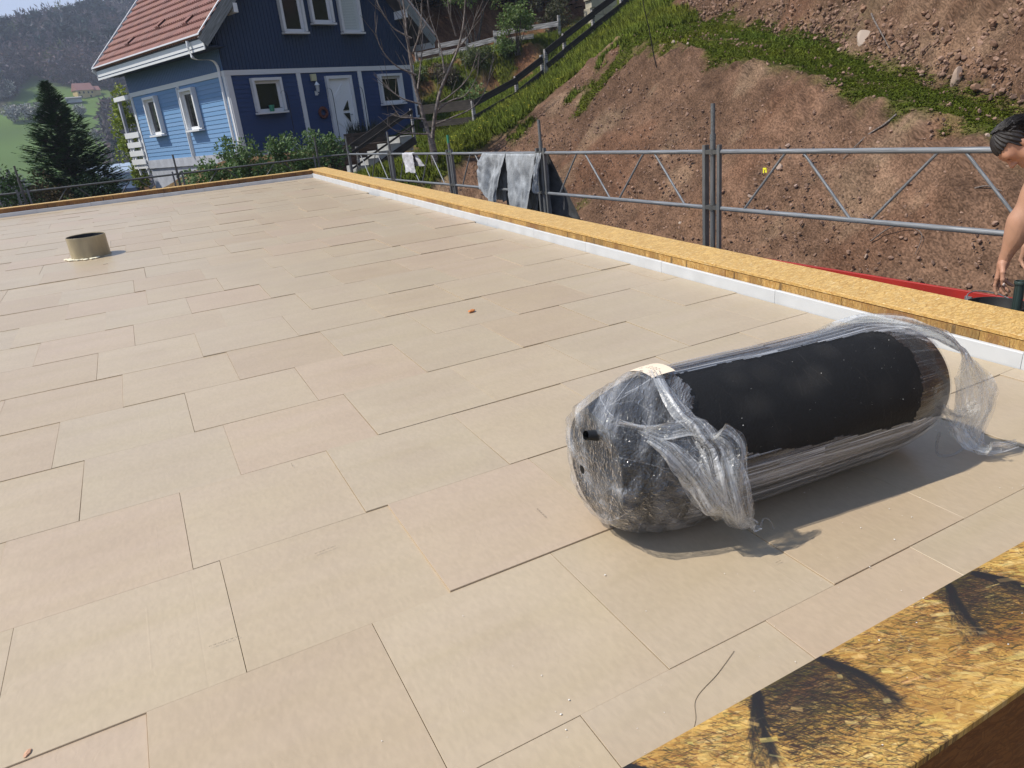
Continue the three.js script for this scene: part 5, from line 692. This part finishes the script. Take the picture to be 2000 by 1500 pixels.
{ // concrete stairs with plank handrails
  const t = thing('garden_stairs', 'pale concrete garden stairs with dark plank handrails beside the blue house', 'stairs'), x0 = 5.45, y0 = 0.12, n = 6, run = 0.34, rise = 0.165, Z = -20.6; t.position.set(0, 0, 0);
  for (let i = 0; i < n; i++) part('step', chamfer(run + 0.04, rise + 0.25, 1.15, 0.008).translate(x0 + (i + 0.5) * run, y0 + (i + 0.5) * rise - 0.1, Z - 0.6), M.concrete, t);
  const sl = (a, b, h, z) => { const v = V(b[0] - a[0], b[1] - a[1], 0), g = mbox(v.length(), h, 0.05); g.rotateZ(Math.atan2(v.y, v.x)); return g.translate((a[0] + b[0]) / 2, (a[1] + b[1]) / 2, z); };
  part('stringer', sl([5.5, -0.02], [7.6, 1.0], 0.2, Z + 0.0), M.woodDark, t);
  part('handrail', sl([5.6, 0.8], [7.62, 1.78], 0.09, Z), M.woodDark, t); part('handrail', sl([5.6, 0.42], [7.62, 1.4], 0.05, Z), M.woodDark, t); for (const [x, y] of [[5.85, 0.95], [7.6, 1.8]]) part('rail_post', mbox(0.06, 1.0, 0.06, x, y - 0.45, Z - 0.05), M.woodGrey, t);
  part('handrail', sl([5.6, 0.72], [7.62, 1.7], 0.26, Z - 1.22), M.woodDark, t);
}
{ // car and glazed carport roof left of the house
  const t = thing('parked_car', 'dark blue parked car seen from the front beside the house, under the climber', 'car'), x = -0.3, z = -40.5; t.position.set(x, hill(x, z) + 0.02, z); t.rotation.y = -0.12;
  const paintM = new THREE.MeshPhysicalMaterial({ color: rgb(0.012, 0.018, 0.04), roughness: 0.35, clearcoat: 1, clearcoatRoughness: 0.08 });
  const prof = (pts, w, bev) => new THREE.ExtrudeGeometry(new THREE.Shape(pts.map(([z, y]) => new THREE.Vector2(-z, y))), { depth: w - 2 * bev, bevelEnabled: true, bevelSize: bev * 0.7, bevelThickness: bev, bevelSegments: 4 }).translate(0, 0, -w / 2 + bev).rotateY(Math.PI / 2);
  part('body', prof([[2.05, 0.32], [2.1, 0.62], [2.02, 0.84], [1.75, 0.93], [1.0, 1.02], [-1.9, 1.04], [-2.08, 0.9], [-2.1, 0.4], [-1.9, 0.3]], 1.8, 0.12), paintM, t);
  part('roof', prof([[0.98, 1.0], [0.28, 1.47], [-0.5, 1.52], [-1.3, 1.48], [-1.85, 1.04]], 1.44, 0.1), paintM, t);
  const pane = (a, b, c, d) => { const g = new THREE.BufferGeometry(); g.setAttribute('position', new THREE.Float32BufferAttribute([...a, ...b, ...c, ...a, ...c, ...d], 3)); g.setAttribute('uv', new THREE.Float32BufferAttribute(new Float32Array(12), 2)); g.computeVertexNormals(); return g; };
  part('windscreen', pane([-0.62, 1.06, 1.04], [0.62, 1.06, 1.04], [0.55, 1.46, 0.42], [-0.55, 1.46, 0.42]), std(rgb(0.05, 0.07, 0.08), 0.05), t);
  for (const s of [-1, 1]) { part('side_window', pane([s * 0.735, 1.08, 0.75], [s * 0.735, 1.08, -1.6], [s * 0.735, 1.42, -1.3], [s * 0.735, 1.42, 0.28]), M.glass, t); part('headlight', new THREE.SphereGeometry(0.13, 12, 8).scale(1.5, 0.75, 0.6).translate(s * 0.62, 0.74, 2.02), new THREE.MeshPhysicalMaterial({ color: rgb(0.75, 0.78, 0.8), roughness: 0.08, metalness: 0.6 }), t); part('wing_mirror', new THREE.SphereGeometry(0.1, 10, 8).scale(1.1, 0.8, 0.6).translate(s * 1.0, 1.1, 0.75), paintM, t);
    for (const zz of [1.3, -1.3]) { const w = part('wheel', new THREE.TorusGeometry(0.25, 0.09, 8, 22).rotateY(Math.PI / 2).translate(s * 0.82, 0.32, zz), M.black, t); part('rim', new THREE.CylinderGeometry(0.2, 0.2, 0.12, 16).rotateZ(Math.PI / 2).translate(s * 0.84, 0.32, zz), M.galv, w); } }
  part('grille', merge([box(0.9, 0.03, 0.03, 0, 0.74, 2.13), box(0.9, 0.03, 0.03, 0, 0.66, 2.14), box(0.9, 0.03, 0.03, 0, 0.58, 2.14)]), M.galv, t); part('bumper', chamfer(1.6, 0.14, 0.12, 0.03).translate(0, 0.42, 2.12), M.black, t);
  const c = thing('carport_roof', 'glazed carport roof of pale panes behind the dark conifer, left of the car', 'carport'); c.position.set(-0.8, 0.0, -44.5); const gl = std(rgb(0.42, 0.5, 0.58), 0.12, { metalness: 0.2 });
  for (let i = 0; i < 4; i++) for (let j = 0; j < 5; j++) { const m = part('roof_pane', box(0.58, 0.012, 0.9), gl, c); m.position.set(-0.95 + i * 0.6, 0.12 + j * 0.2, 1.8 - j * 0.93); m.rotation.x = 0.21; }
  for (let j = 0; j < 6; j++) part('purlin', tube(V(-1.28, 0.02 + j * 0.2, 2.25 - j * 0.93), V(1.2, 0.02 + j * 0.2, 2.25 - j * 0.93), 0.03, 6), M.woodDark, c); for (const [a, b, h] of [[-1.2, 2.2, 0], [1.15, 2.2, 0], [-1.2, -2.4, 1], [1.15, -2.4, 1]]) part('post', tube(V(a, -1.2, b), V(a, h, b), 0.04, 6), M.woodDark, c);
}
// grass: blades in tufts wherever the ground is green
{
  const r = rng(701), tuft = (n, h, seed) => { const q = rng(seed), P = [], N = []; for (let i = 0; i < n; i++) { const a = q() * 6.28, d = q() * 0.05, x = Math.cos(a) * d, z = Math.sin(a) * d, l = h * (0.5 + 0.8 * q()), lx = (q() - 0.5) * l * 0.9, lz = (q() - 0.5) * l * 0.9, w = 0.006 + q() * 0.004, b = q() * 6.28, bx = Math.cos(b) * w, bz = Math.sin(b) * w; P.push(x - bx, -0.02, z - bz, x + bx, -0.02, z + bz, x + lx, l, z + lz); for (let k = 0; k < 3; k++) N.push(-0.25 + lx, 0.9, lz); } return geo(P, null, N); };
  const spots = []; const need = (n, x0, x1, z0, z1, s, thr) => { for (let i = 0; i < n; i++) { const x = lerp(x0, x1, r()), z = lerp(z0, z1, r()), d = dirtMask(x, z); if (d > thr + 0.25 * r()) continue; spots.push([x, hill(x, z), z, s * (0.6 + 0.7 * r()) * (1 - 0.6 * d)]); } };
  need(70000, 4.8, 17, -24.5, -15.3, 1, 0.35); need(34000, 9, 20.5, -33.5, -24.5, 1.1, 0.5); need(110000, 9.0, 15.5, -16, -4.5, 0.16, 0.5); need(5000, 5.5, 13, -15.5, -9, 0.45, 0.75);
  const kinds = [tuft(10, 0.13, 1), tuft(10, 0.17, 2), tuft(9, 0.1, 3)];
  kinds.forEach((g, k) => { const mine = spots.filter((_, i) => i % 3 === k), m = new THREE.InstancedMesh(g, new THREE.MeshPhysicalMaterial({ color: rgb(1, 1, 1), roughness: 0.8, specularIntensity: 0.25, side: THREE.DoubleSide }), mine.length), q = new THREE.Object3D(); mine.forEach(([x, y, z, s], i) => { q.position.set(x, y, z); q.rotation.y = r() * 6.3; q.scale.set(1, s, 1); q.scale.multiplyScalar(s < 0.5 ? 0.9 : 1); q.updateMatrix(); m.setMatrixAt(i, q.matrix); const f = 0.7 + 0.6 * r(), yl = fbm(x * 0.8, z * 0.8, 720, 3); m.setColorAt(i, rgb((0.1 + 0.085 * yl) * f, (0.165 + 0.035 * yl) * f, 0.024 * f)); }); m.name = numbered('grass'); m.castShadow = m.receiveShadow = true; scene.add(m); tag(m, 'fresh green grass on the slope and on the ledge across the bank', 'grass', null, 'stuff'); });
  const fl = []; for (let i = 0; i < 90; i++) { const x = lerp(7.5, 11.5, r()), z = lerp(-21, -16.8, r()); if (dirtMask(x, z) > 0.3) continue; fl.push(new THREE.IcosahedronGeometry(0.014 + 0.014 * r(), 0).scale(1, 0.5, 1).translate(x, hill(x, z) + 0.12 + 0.05 * r(), z)); }
  single('yellow_flowers', merge(fl), std(rgb(0.6, 0.5, 0.03), 0.8), 'tiny yellow flowers among the grass of the slope', 'flowers', null, 'stuff');
}
// stones: the large ones one by one, the small ones strewn
{
  const stone = (seed, flat) => { const g = mergeVertices(new THREE.IcosahedronGeometry(1, 2).deleteAttribute('normal').deleteAttribute('uv'), 1e-3), p = g.attributes.position, q = rng(seed), cuts = []; for (let i = 0; i < 9; i++) cuts.push([V(q() - 0.5, q() - 0.5, q() - 0.5).normalize(), 0.55 + 0.35 * q()]); const v = V(); for (let i = 0; i < p.count; i++) { v.fromBufferAttribute(p, i); for (const [n, d] of cuts) { const k = v.dot(n) - d; if (k > 0) v.addScaledVector(n, -k); } p.setXYZ(i, v.x, v.y * flat, v.z * (0.6 + 0.3 * flat)); } const h = g.toNonIndexed(); h.computeVertexNormals(); return h; };
  const shapes = [stone(1, 0.5), stone(2, 0.7), stone(3, 0.35), stone(4, 0.9)], mats = [[0.33, 0.23, 0.18], [0.4, 0.29, 0.22], [0.3, 0.2, 0.16], [0.42, 0.33, 0.26]].map((c) => std(rgb(...c), 0.9)), r = rng(733);
  const big = [[11.73, -9.14, 0.19, 'broad pale slab stone set in the upper bank above the ledge'], [10.41, -6.58, 0.12, 'upright pointed pinkish stone at the foot of the upper bank'], [8.87, -5.22, 0.13, 'flat pinkish stone beside the bending person\'s hair'], [11.15, -13.43, 0.07, 'left one of two pale stones at the grassy ledge edge'], [11.12, -12.93, 0.06, 'right one of two pale stones at the grassy ledge edge'], [8.55, -7.94, 0.07, 'small upright reddish stone just above the guardrail']];
  big.forEach(([x, z, s, label], i) => { const m = single('bank_stone', shapes[(i + 2) % 4], mats[[3, 1, 1, 3, 3, 1][i]], label, 'stone'); m.position.set(x, hill(x, z) + s * 0.25, z); m.scale.setScalar(s); m.rotation.set(r(), r() * 6, 0.5 + r()); if (i === 1) { m.scale.set(s * 0.6, s * 1.6, s * 0.6); m.rotation.set(0.2, 1, 0.1); } if (i === 0) m.rotation.set(0.3, 0.4, 0.9); });
  const spots = [[8.45, -8.57], [8.86, -8.07], [8.6, -8.2], [7.64, -9.07], [9.06, -6.83], [10.16, -10.05], [8.13, -8.08], [11.74, -9.61], [9.99, -10.68], [7.99, -4.34], [7.55, -5.62], [10.04, -13.55], [7.95, -7.55], [12.88, -11.33], [12.08, -9.1], [11.27, -7.42], [10.76, -6.61], [10.15, -5.91], [10.65, -7.25], [8.31, -7.39], [8.35, -9.33]];
  spots.forEach(([x, z], i) => { const s = 0.025 + 0.03 * r(), m = single('loose_stone', shapes[i % 4], mats[(r() * 4) | 0], 'small pale reddish stone lying loose on the bare earth bank', 'stone', 'loose stones on the bare bank'); m.position.set(x, hill(x, z) + s * 0.4, z); m.scale.setScalar(s); m.rotation.set(r() * 3, r() * 6, r() * 3); });
  const list = [[], [], [], []]; for (let i = 0; i < 60000; i++) { const x = lerp(5.2, 16.5, r()), z = lerp(-16.8, -2.6, r()), d = dirtMask(x, z), up = x > interp(z, EZ, E2X); if (d < 0.5 && r() < 0.9) continue; if (!up && r() < 0.6) continue; list[i % 4].push([x, hill(x, z), z, (up ? 0.02 : 0.014) * (0.35 + 2.2 * Math.pow(r(), 3))]); }
  list.forEach((a, k) => { const m = new THREE.InstancedMesh(shapes[k], new THREE.MeshPhysicalMaterial({ color: rgb(1, 1, 1), roughness: 0.95, specularIntensity: 0.15 }), a.length), q = new THREE.Object3D(); a.forEach(([x, y, z, s], i) => { q.position.set(x, y + 0.03, z); q.rotation.set(r() * 6, r() * 6, r() * 6); q.scale.setScalar(s); q.updateMatrix(); m.setMatrixAt(i, q.matrix); const f = 0.7 + 0.7 * r(); m.setColorAt(i, rgb(0.25 * f, 0.16 * f, 0.115 * f)); }); m.name = numbered('pebbles'); m.castShadow = m.receiveShadow = true; scene.add(m); tag(m, 'small stones and clods strewn over the bare earth banks', 'pebbles', null, 'stuff'); });
  { const a = []; for (let i = 0; i < 900; i++) { const z = lerp(-15.5, -3.5, r()), e2 = interp(z, EZ, E2X), up = r() < 0.9, x = up ? e2 + Math.pow(r(), 1.4) * 4.5 : lerp(5.5, e2 - 1.2, r()); if (dirtMask(x, z) < 0.6) continue; a.push([x, hill(x, z), z, (up ? 0.035 : 0.02) * (0.5 + 1.6 * Math.pow(r(), 2))]); } const m = new THREE.InstancedMesh(shapes[3], new THREE.MeshPhysicalMaterial({ color: rgb(1, 1, 1), roughness: 0.95, specularIntensity: 0.15, bumpMap: soilBump, bumpScale: 0.01 }), a.length), q = new THREE.Object3D(); a.forEach(([x, y, z, s], i) => { q.position.set(x - 0.02, y + s * 0.3 + 0.05, z); q.rotation.set(r() * 6, r() * 6, r() * 6); q.scale.set(s, s * (0.6 + 0.4 * r()), s * (0.7 + 0.5 * r())); q.updateMatrix(); m.setMatrixAt(i, q.matrix); const f = 0.75 + 0.6 * r(); m.setColorAt(i, rgb(0.25 * f, 0.15 * f, 0.1 * f)); }); m.name = numbered('earth_clods'); m.castShadow = m.receiveShadow = true; scene.add(m); tag(m, 'lumps of earth lying on the bare banks', 'earth clods', null, 'stuff'); }
  const root = (label, pts, w) => { const t = single('tree_root', limb(pts.map(([x, z, h = 0.05]) => V(x, hill(x, z) + h, z)), w, w * 0.35, 6, 30), M.barkPale, label, 'root'); return t; };
  root('long dark root lying slantwise down the bare bank below the ledge', [[9.26, -6.61, 0.02], [9.1, -6.66, 0.05], [8.98, -6.8, 0.04], [8.84, -6.85, 0.05], [8.7, -6.95, 0.0]], 0.016); root('thin root lying across the upper bank', [[12.24, -9.42], [12.0, -9.2, 0.12], [11.6, -8.7, 0.1], [11.3, -8.3]], 0.02); root('thin pale stick lying near the bending person\'s shoulder', [[8.34, -4.95], [8.36, -4.8, 0.08], [8.35, -4.62]], 0.012); root('curly thin root above the red toe board', [[7.69, -5.68], [7.8, -5.5, 0.12], [7.86, -5.3, 0.08], [7.78, -5.1, 0.1], [7.62, -5.05]], 0.008);
}
// ---------------------------------------------------------------- the person bending down behind the parapet, right edge
{
  const field = (min, size, res, fn, mat = M.leafSolid) => { // mesh where fn (a distance, negative inside) crosses zero; cubic grid
    const mc = new MarchingCubes(res, mat, false, false, 400000), h = size / 2, c = V(min[0] + h, min[1] + h, min[2] + h), half = res / 2;
    for (let k = 0; k < res; k++) for (let j = 0; j < res; j++) for (let i = 0; i < res; i++) mc.field[i + j * res + k * res * res] = -fn(c.x + ((i - half) / half) * h, c.y + ((j - half) / half) * h, c.z + ((k - half) / half) * h);
    mc.isolation = 0; mc.update(); const P = mc.positionArray.slice(0, mc.count * 3); for (let i = 0; i < P.length; i += 3) { P[i] = c.x + P[i] * h; P[i + 1] = c.y + P[i + 1] * h; P[i + 2] = c.z + P[i + 2] * h; }
    let g = new THREE.BufferGeometry(); g.setAttribute('position', new THREE.BufferAttribute(P, 3)); g = mergeVertices(g, 1e-5); g.computeVertexNormals(); g.setAttribute('uv', new THREE.BufferAttribute(new Float32Array(g.attributes.position.count * 2), 2)); return g;
  };
  const cap = (a, b, r0, r1) => { const bx = b[0] - a[0], by = b[1] - a[1], bz = b[2] - a[2], L = bx * bx + by * by + bz * bz; return (x, y, z) => { const px = x - a[0], py = y - a[1], pz = z - a[2], t = Math.min(1, Math.max(0, (px * bx + py * by + pz * bz) / L)), dx = px - bx * t, dy = py - by * t, dz = pz - bz * t; return Math.sqrt(dx * dx + dy * dy + dz * dz) - (r0 + (r1 - r0) * t); }; };
  const ell = (c, r) => (x, y, z) => { const a = (x - c[0]) / r[0], b = (y - c[1]) / r[1], d = (z - c[2]) / r[2], k = Math.sqrt(a * a + b * b + d * d); return (k - 1) * Math.min(r[0], r[1], r[2]); };
  const smin = (a, b, k) => { const h = Math.max(k - Math.abs(a - b), 0) / k; return Math.min(a, b) - h * h * k * 0.25; };
  const join = (fs, k) => (x, y, z) => { let d = fs[0](x, y, z); for (let i = 1; i < fs.length; i++) d = smin(d, fs[i](x, y, z), k); return d; };
  const t = thing('person', 'person with short dark hair and bare arms bending down over the scaffold walkway, arm hanging', 'person'); t.position.set(4.3, -0.142, -1.35);
  const o = t.position, w = (x, y, z) => [x - o.x, y - o.y, z - o.z];
  // joints in the place (metres): left arm hangs beside the parapet
  const sL = w(4.17, 0.86, -2.06), eL = w(4.11, 0.62, -2.13), hL = w(4.09, 0.395, -2.175), sR = w(4.5, 0.9, -2.04), eR = w(4.55, 0.63, -2.1), hR = w(4.45, 0.42, -2.25), nk = w(4.3, 0.95, -2.13), ch = w(4.32, 0.86, -1.94), be = w(4.34, 0.87, -1.62), pe = w(4.35, 0.82, -1.42);
  const legs = [[-0.1, 0], [0.1, 0.08]].map(([dx, dz]) => [[pe[0] + dx, pe[1] - 0.02, pe[2]], [pe[0] + dx * 1.1, 0.47, pe[2] - 0.06 + dz], [pe[0] + dx * 1.15, 0.1, pe[2] + 0.06 + dz]]);
  const torso = [ell(ch, [0.19, 0.12, 0.2]), ell(be, [0.16, 0.11, 0.22]), ell(pe, [0.17, 0.13, 0.14]), cap(sL, sR, 0.062, 0.062), cap(ch, nk, 0.075, 0.055), cap(nk, w(4.25, 0.965, -2.22), 0.056, 0.054)];
  const arms = [cap(sL, eL, 0.06, 0.043), cap(eL, hL, 0.045, 0.029), ell([(eL[0] * 0.72 + hL[0] * 0.28), eL[1] * 0.72 + hL[1] * 0.28, eL[2] * 0.72 + hL[2] * 0.28 + 0.006], [0.044, 0.075, 0.046]), ell([(sL[0] + eL[0]) / 2 - 0.004, (sL[1] + eL[1]) / 2, (sL[2] + eL[2]) / 2 - 0.01], [0.05, 0.09, 0.05]), cap(sR, eR, 0.06, 0.043), cap(eR, hR, 0.045, 0.029)];
  const leg = []; for (const [a, b, c] of legs) leg.push(cap(a, b, 0.088, 0.056), cap(b, c, 0.06, 0.042), cap(c, [c[0], 0.05, c[2] - 0.1], 0.042, 0.03));
  const skin = new THREE.MeshPhysicalMaterial({ color: rgb(0.43, 0.235, 0.15), roughness: 0.55, bumpMap: dataTex(128, (u, v) => fbm(u * 30, v * 30, 951, 3, 30, 30), false, 1, 1), bumpScale: 0 });
  const parts = [field([-0.45, 0, -1.05], 1.25, 104, join([...torso, ...arms, ...leg], 0.05))];
  // hand: palm, four fingers of their own, thumb from the side of the palm. Local frame: d down the hand, f towards the thumb side, n out of the back
  const d = V(-0.05, -0.985, -0.06).normalize(), f = V(-0.86, -0.02, 0.2).addScaledVector(d, -V(-0.86, -0.02, 0.2).dot(d)).normalize(), n = d.clone().cross(f).normalize(), H = V(...hL), HS = 1.12, at = (a0, b0, c0) => { const a = a0 * HS, b = b0 * HS, c = c0 * HS, p = H.clone().addScaledVector(d, a).addScaledVector(f, b).addScaledVector(n, c); return [p.x, p.y, p.z]; };
  const hand = [cap(at(-0.03, 0, 0), at(0.015, 0.0, 0), 0.028, 0.027)]; for (const b of [-0.027, -0.009, 0.009, 0.027]) hand.push(cap(at(0.015, b * 0.6, 0), at(0.088 - Math.abs(b) * 0.25, b, 0.004), 0.0165, 0.0125));
  const palm = join(hand, 0.018), fingers = [];
  const finger = (b, l, curl, spread) => { let p = [0.08, b, 0.002], a = 0.15; const seg = [0.45, 0.31, 0.24]; const out = []; let r = 0.0098; for (let i = 0; i < 3; i++) { a += curl[i]; const q = [p[0] + Math.cos(a) * l * seg[i], p[1] + spread * l * seg[i], p[2] - Math.sin(a) * l * seg[i]]; out.push(cap(at(...p), at(...q), r, r * 0.9)); p = q; r *= 0.9; } return join(out, 0.004); };
  fingers.push(finger(0.028, 0.082, [-0.25, 0.35, 0.3], 0.04), finger(0.009, 0.092, [0.05, 0.35, 0.3], 0.0), finger(-0.01, 0.086, [0.3, 0.3, 0.25], -0.03), finger(-0.028, 0.07, [0.6, 0.25, 0.2], -0.12));
  const thumb = join([cap(at(0.012, 0.022, -0.004), at(0.045, 0.045, -0.018), 0.0165, 0.0125), cap(at(0.045, 0.045, -0.018), at(0.078, 0.05, -0.026), 0.0118, 0.0108), cap(at(0.078, 0.05, -0.026), at(0.102, 0.048, -0.03), 0.0106, 0.0085)], 0.006);
  const all = (x, y, z) => { let v = palm(x, y, z); for (const q of fingers) v = smin(v, q(x, y, z), 0.006); return smin(v, thumb(x, y, z), 0.014); };
  parts.push(field([H.x - 0.12, H.y - 0.2, H.z - 0.12], 0.24, 88, all));
  const H2 = V(...hR), h2 = (x, y, z) => all(H.x - (x - H2.x), y - H2.y + H.y, z - H2.z + H.z); parts.push(field([H2.x - 0.12, H2.y - 0.2, H2.z - 0.12], 0.24, 60, h2));
  // head: face turned to the walkway, crown towards the far end of the roof. u up through the crown, v out of the face, s to the left
  const u = V(-0.58, 0.42, -0.7).normalize(), vv = V(-0.42, -0.88, -0.22).addScaledVector(u, -V(-0.42, -0.88, -0.22).dot(u)).normalize(), s = u.clone().cross(vv).normalize(), HC = V(...w(4.2, 0.99, -2.25));
  const loc = (x, y, z) => { const p = [x - HC.x, y - HC.y, z - HC.z]; return [p[0] * s.x + p[1] * s.y + p[2] * s.z, p[0] * u.x + p[1] * u.y + p[2] * u.z, p[0] * vv.x + p[1] * vv.y + p[2] * vv.z]; };
  const hf = [ell([0, 0.035, -0.012], [0.074, 0.085, 0.093]), ell([0, -0.03, 0.012], [0.06, 0.075, 0.07]), ell([0, -0.088, 0.058], [0.028, 0.022, 0.024]), cap([-0.045, -0.06, 0.03], [0, -0.09, 0.055], 0.026, 0.022), cap([0.045, -0.06, 0.03], [0, -0.09, 0.055], 0.026, 0.022), cap([-0.035, 0.022, 0.073], [0.035, 0.022, 0.073], 0.012, 0.012)];
  const nose = join([cap([0, 0.012, 0.08], [0, -0.032, 0.106], 0.008, 0.012), ell([-0.013, -0.036, 0.094], [0.009, 0.008, 0.01]), ell([0.013, -0.036, 0.094], [0.009, 0.008, 0.01])], 0.01), lips = [cap([-0.02, -0.062, 0.074], [0.02, -0.062, 0.074], 0.0065, 0.0065), cap([-0.016, -0.071, 0.073], [0.016, -0.071, 0.073], 0.0068, 0.0068)], eyes = [-0.031, 0.031].map((x) => ell([x, 0.002, 0.083], [0.017, 0.011, 0.012])), ear = [-1, 1].map((q) => join([ell([q * 0.077, -0.006, -0.012], [0.008, 0.032, 0.02])], 0.01));
  const skull = join(hf, 0.04), headF = (x, y, z) => { const [a, b, c] = loc(x, y, z); let v = skull(a, b, c); for (const e of eyes) v = Math.max(v, -e(a, b, c) * 1) === v ? v : -smin(-v, e(a, b, c), 0.006); v = smin(v, nose(a, b, c), 0.012); v = smin(v, lips[0](a, b, c), 0.005); v = smin(v, lips[1](a, b, c), 0.005); for (const e of ear) v = smin(v, e(a, b, c), 0.008); for (const x of [-0.031, 0.031]) v = smin(v, ell([x, 0.002, 0.073], [0.0135, 0.0115, 0.0125])(a, b, c), 0.003); return v; };
  parts.push(field([HC.x - 0.15, HC.y - 0.15, HC.z - 0.15], 0.3, 92, headF));
  const body = merge(parts); { // skin is never one colour: redder hands, elbows and face, mottled all over
    const p = body.attributes.position, C = new Float32Array(p.count * 3); for (let i = 0; i < p.count; i++) { const x = p.getX(i), y = p.getY(i), z = p.getZ(i), m = fbm(x * 22 + 20, y * 22 + z * 17 + 30, 981, 3) - 0.5, f2 = fbm(x * 90 + 20, y * 90 + z * 70 + 30, 985, 2) - 0.5, hd = Math.exp(-Math.pow(Math.hypot(x - H.x, y - H.y + 0.05, z - H.z) / 0.12, 2)), fc = Math.exp(-Math.pow(Math.hypot(x - HC.x - vv.x * 0.06, y - HC.y - vv.y * 0.06, z - HC.z - vv.z * 0.06) / 0.1, 2)), red = clamp(0.45 * hd + 0.75 * fc + m * 0.3), k = 1 + m * 0.22 + f2 * 0.1; C[3 * i] = k; C[3 * i + 1] = k * (1 - 0.2 * red); C[3 * i + 2] = k * (1 - 0.26 * red); }
    body.setAttribute('color', new THREE.BufferAttribute(C, 3)); skin.vertexColors = true; } part('body', body, skin, t);
  // hair: a thick cap over crown, sides and nape, combed in strands
  const hairBase = ell([0, 0.045, -0.02], [0.087, 0.088, 0.104]);
  const hairF = (x, y, z) => { const [a, b, c] = loc(x, y, z); let v = hairBase(a, b, c) + 0.006 * Math.sin(Math.atan2(a, c + 0.02) * 26 + b * 40) * 0.5 + 0.009 * (fbm(a * 40 + 9, b * 30 + c * 34 + 9, 960, 2) - 0.5); const brow = 0.062 - 0.0 * Math.abs(a); v = Math.max(v, c > 0.02 ? (brow - b) * 0.8 + (c - 0.02) * -0.1 : -1, -(b + 0.055)); if (c > -0.02 && c <= 0.03) v = Math.max(v, (-0.01 - b) * 0.8); return v; };
  part('hair', field([HC.x - 0.16, HC.y - 0.16, HC.z - 0.16], 0.32, 96, hairF), std(rgb(0.016, 0.012, 0.011), 0.62), t);
  const rr = rng(971), tuftG = []; for (let i = 0; i < 1500; i++) { const a = (rr() - 0.5) * 2.6, b = rr() * 1.9 - 0.35, dirL = V(Math.sin(a) * Math.cos(b), Math.sin(b), -Math.cos(a) * Math.cos(b)); const q = (m, k) => { const l = V(dirL.x * 0.088, 0.045 + dirL.y * 0.089, -0.02 + dirL.z * 0.105).multiplyScalar(m).add(V(0, -0.012 * k, -0.018 * k)); l.x += 0.004 * Math.sin(i * 12.9); l.z += 0.004 * Math.sin(i * 7.3); return HC.clone().addScaledVector(s, l.x).addScaledVector(u, l.y).addScaledVector(vv, l.z); }; tuftG.push(limb([q(0.985, -1), q(1.02, 0), q(1.005, 1.2)], 0.0024, 0.0006, 3, 4)); }
  part('hair_strands', merge(tuftG), std(rgb(0.022, 0.017, 0.014), 0.5), t).userData.kind = 'stuff';
  for (const x of [-0.031, 0.031]) { const p = (a, b, c) => HC.clone().addScaledVector(s, a).addScaledVector(u, b).addScaledVector(vv, c); part('eyebrow', limb([p(x - 0.018, 0.02, 0.083), p(x, 0.026, 0.087), p(x + 0.018, 0.021, 0.082)], 0.0042, 0.003, 6), M.black, t); part('eye', new THREE.SphereGeometry(0.0115, 14, 10).translate(...p(x, 0.002, 0.0725).toArray()), std(rgb(0.5, 0.48, 0.45), 0.2), t); }
  { const q = at(0.1, 0.052, -0.036), g = new THREE.SphereGeometry(0.007, 10, 8).scale(1, 1.25, 0.5); g.lookAt(n.clone().multiplyScalar(-1).addScaledVector(f, 0.9)); part('thumb_nail', g.translate(...q), std(rgb(0.75, 0.6, 0.52), 0.35), t); }
  // clothes: dark work trousers and boots (the upper body is bare)
  const pants = []; for (const [a, b, c] of legs) pants.push(cap(a, b, 0.103, 0.075), cap(b, c, 0.076, 0.066)); pants.push(ell([pe[0], pe[1] + 0.005, pe[2] + 0.01], [0.185, 0.145, 0.15]));
  part('trousers', field([-0.45, 0, -0.6], 1.1, 84, (x, y, z) => Math.max(join(pants, 0.05)(x, y, z), 0.1 - y)), std(rgb(0.03, 0.035, 0.045), 0.9), t);
  for (const [, , c] of legs) part('boot', field([c[0] - 0.2, -0.02, c[2] - 0.26], 0.42, 48, (x, y, z) => Math.max(join([cap([c[0], 0.14, c[2]], [c[0], 0.06, c[2]], 0.055, 0.058), cap([c[0], 0.045, c[2] + 0.02], [c[0], 0.04, c[2] - 0.17], 0.052, 0.044)], 0.03)(x, y, z), -y)), M.black, t);
}
renderer.render(scene, camera);
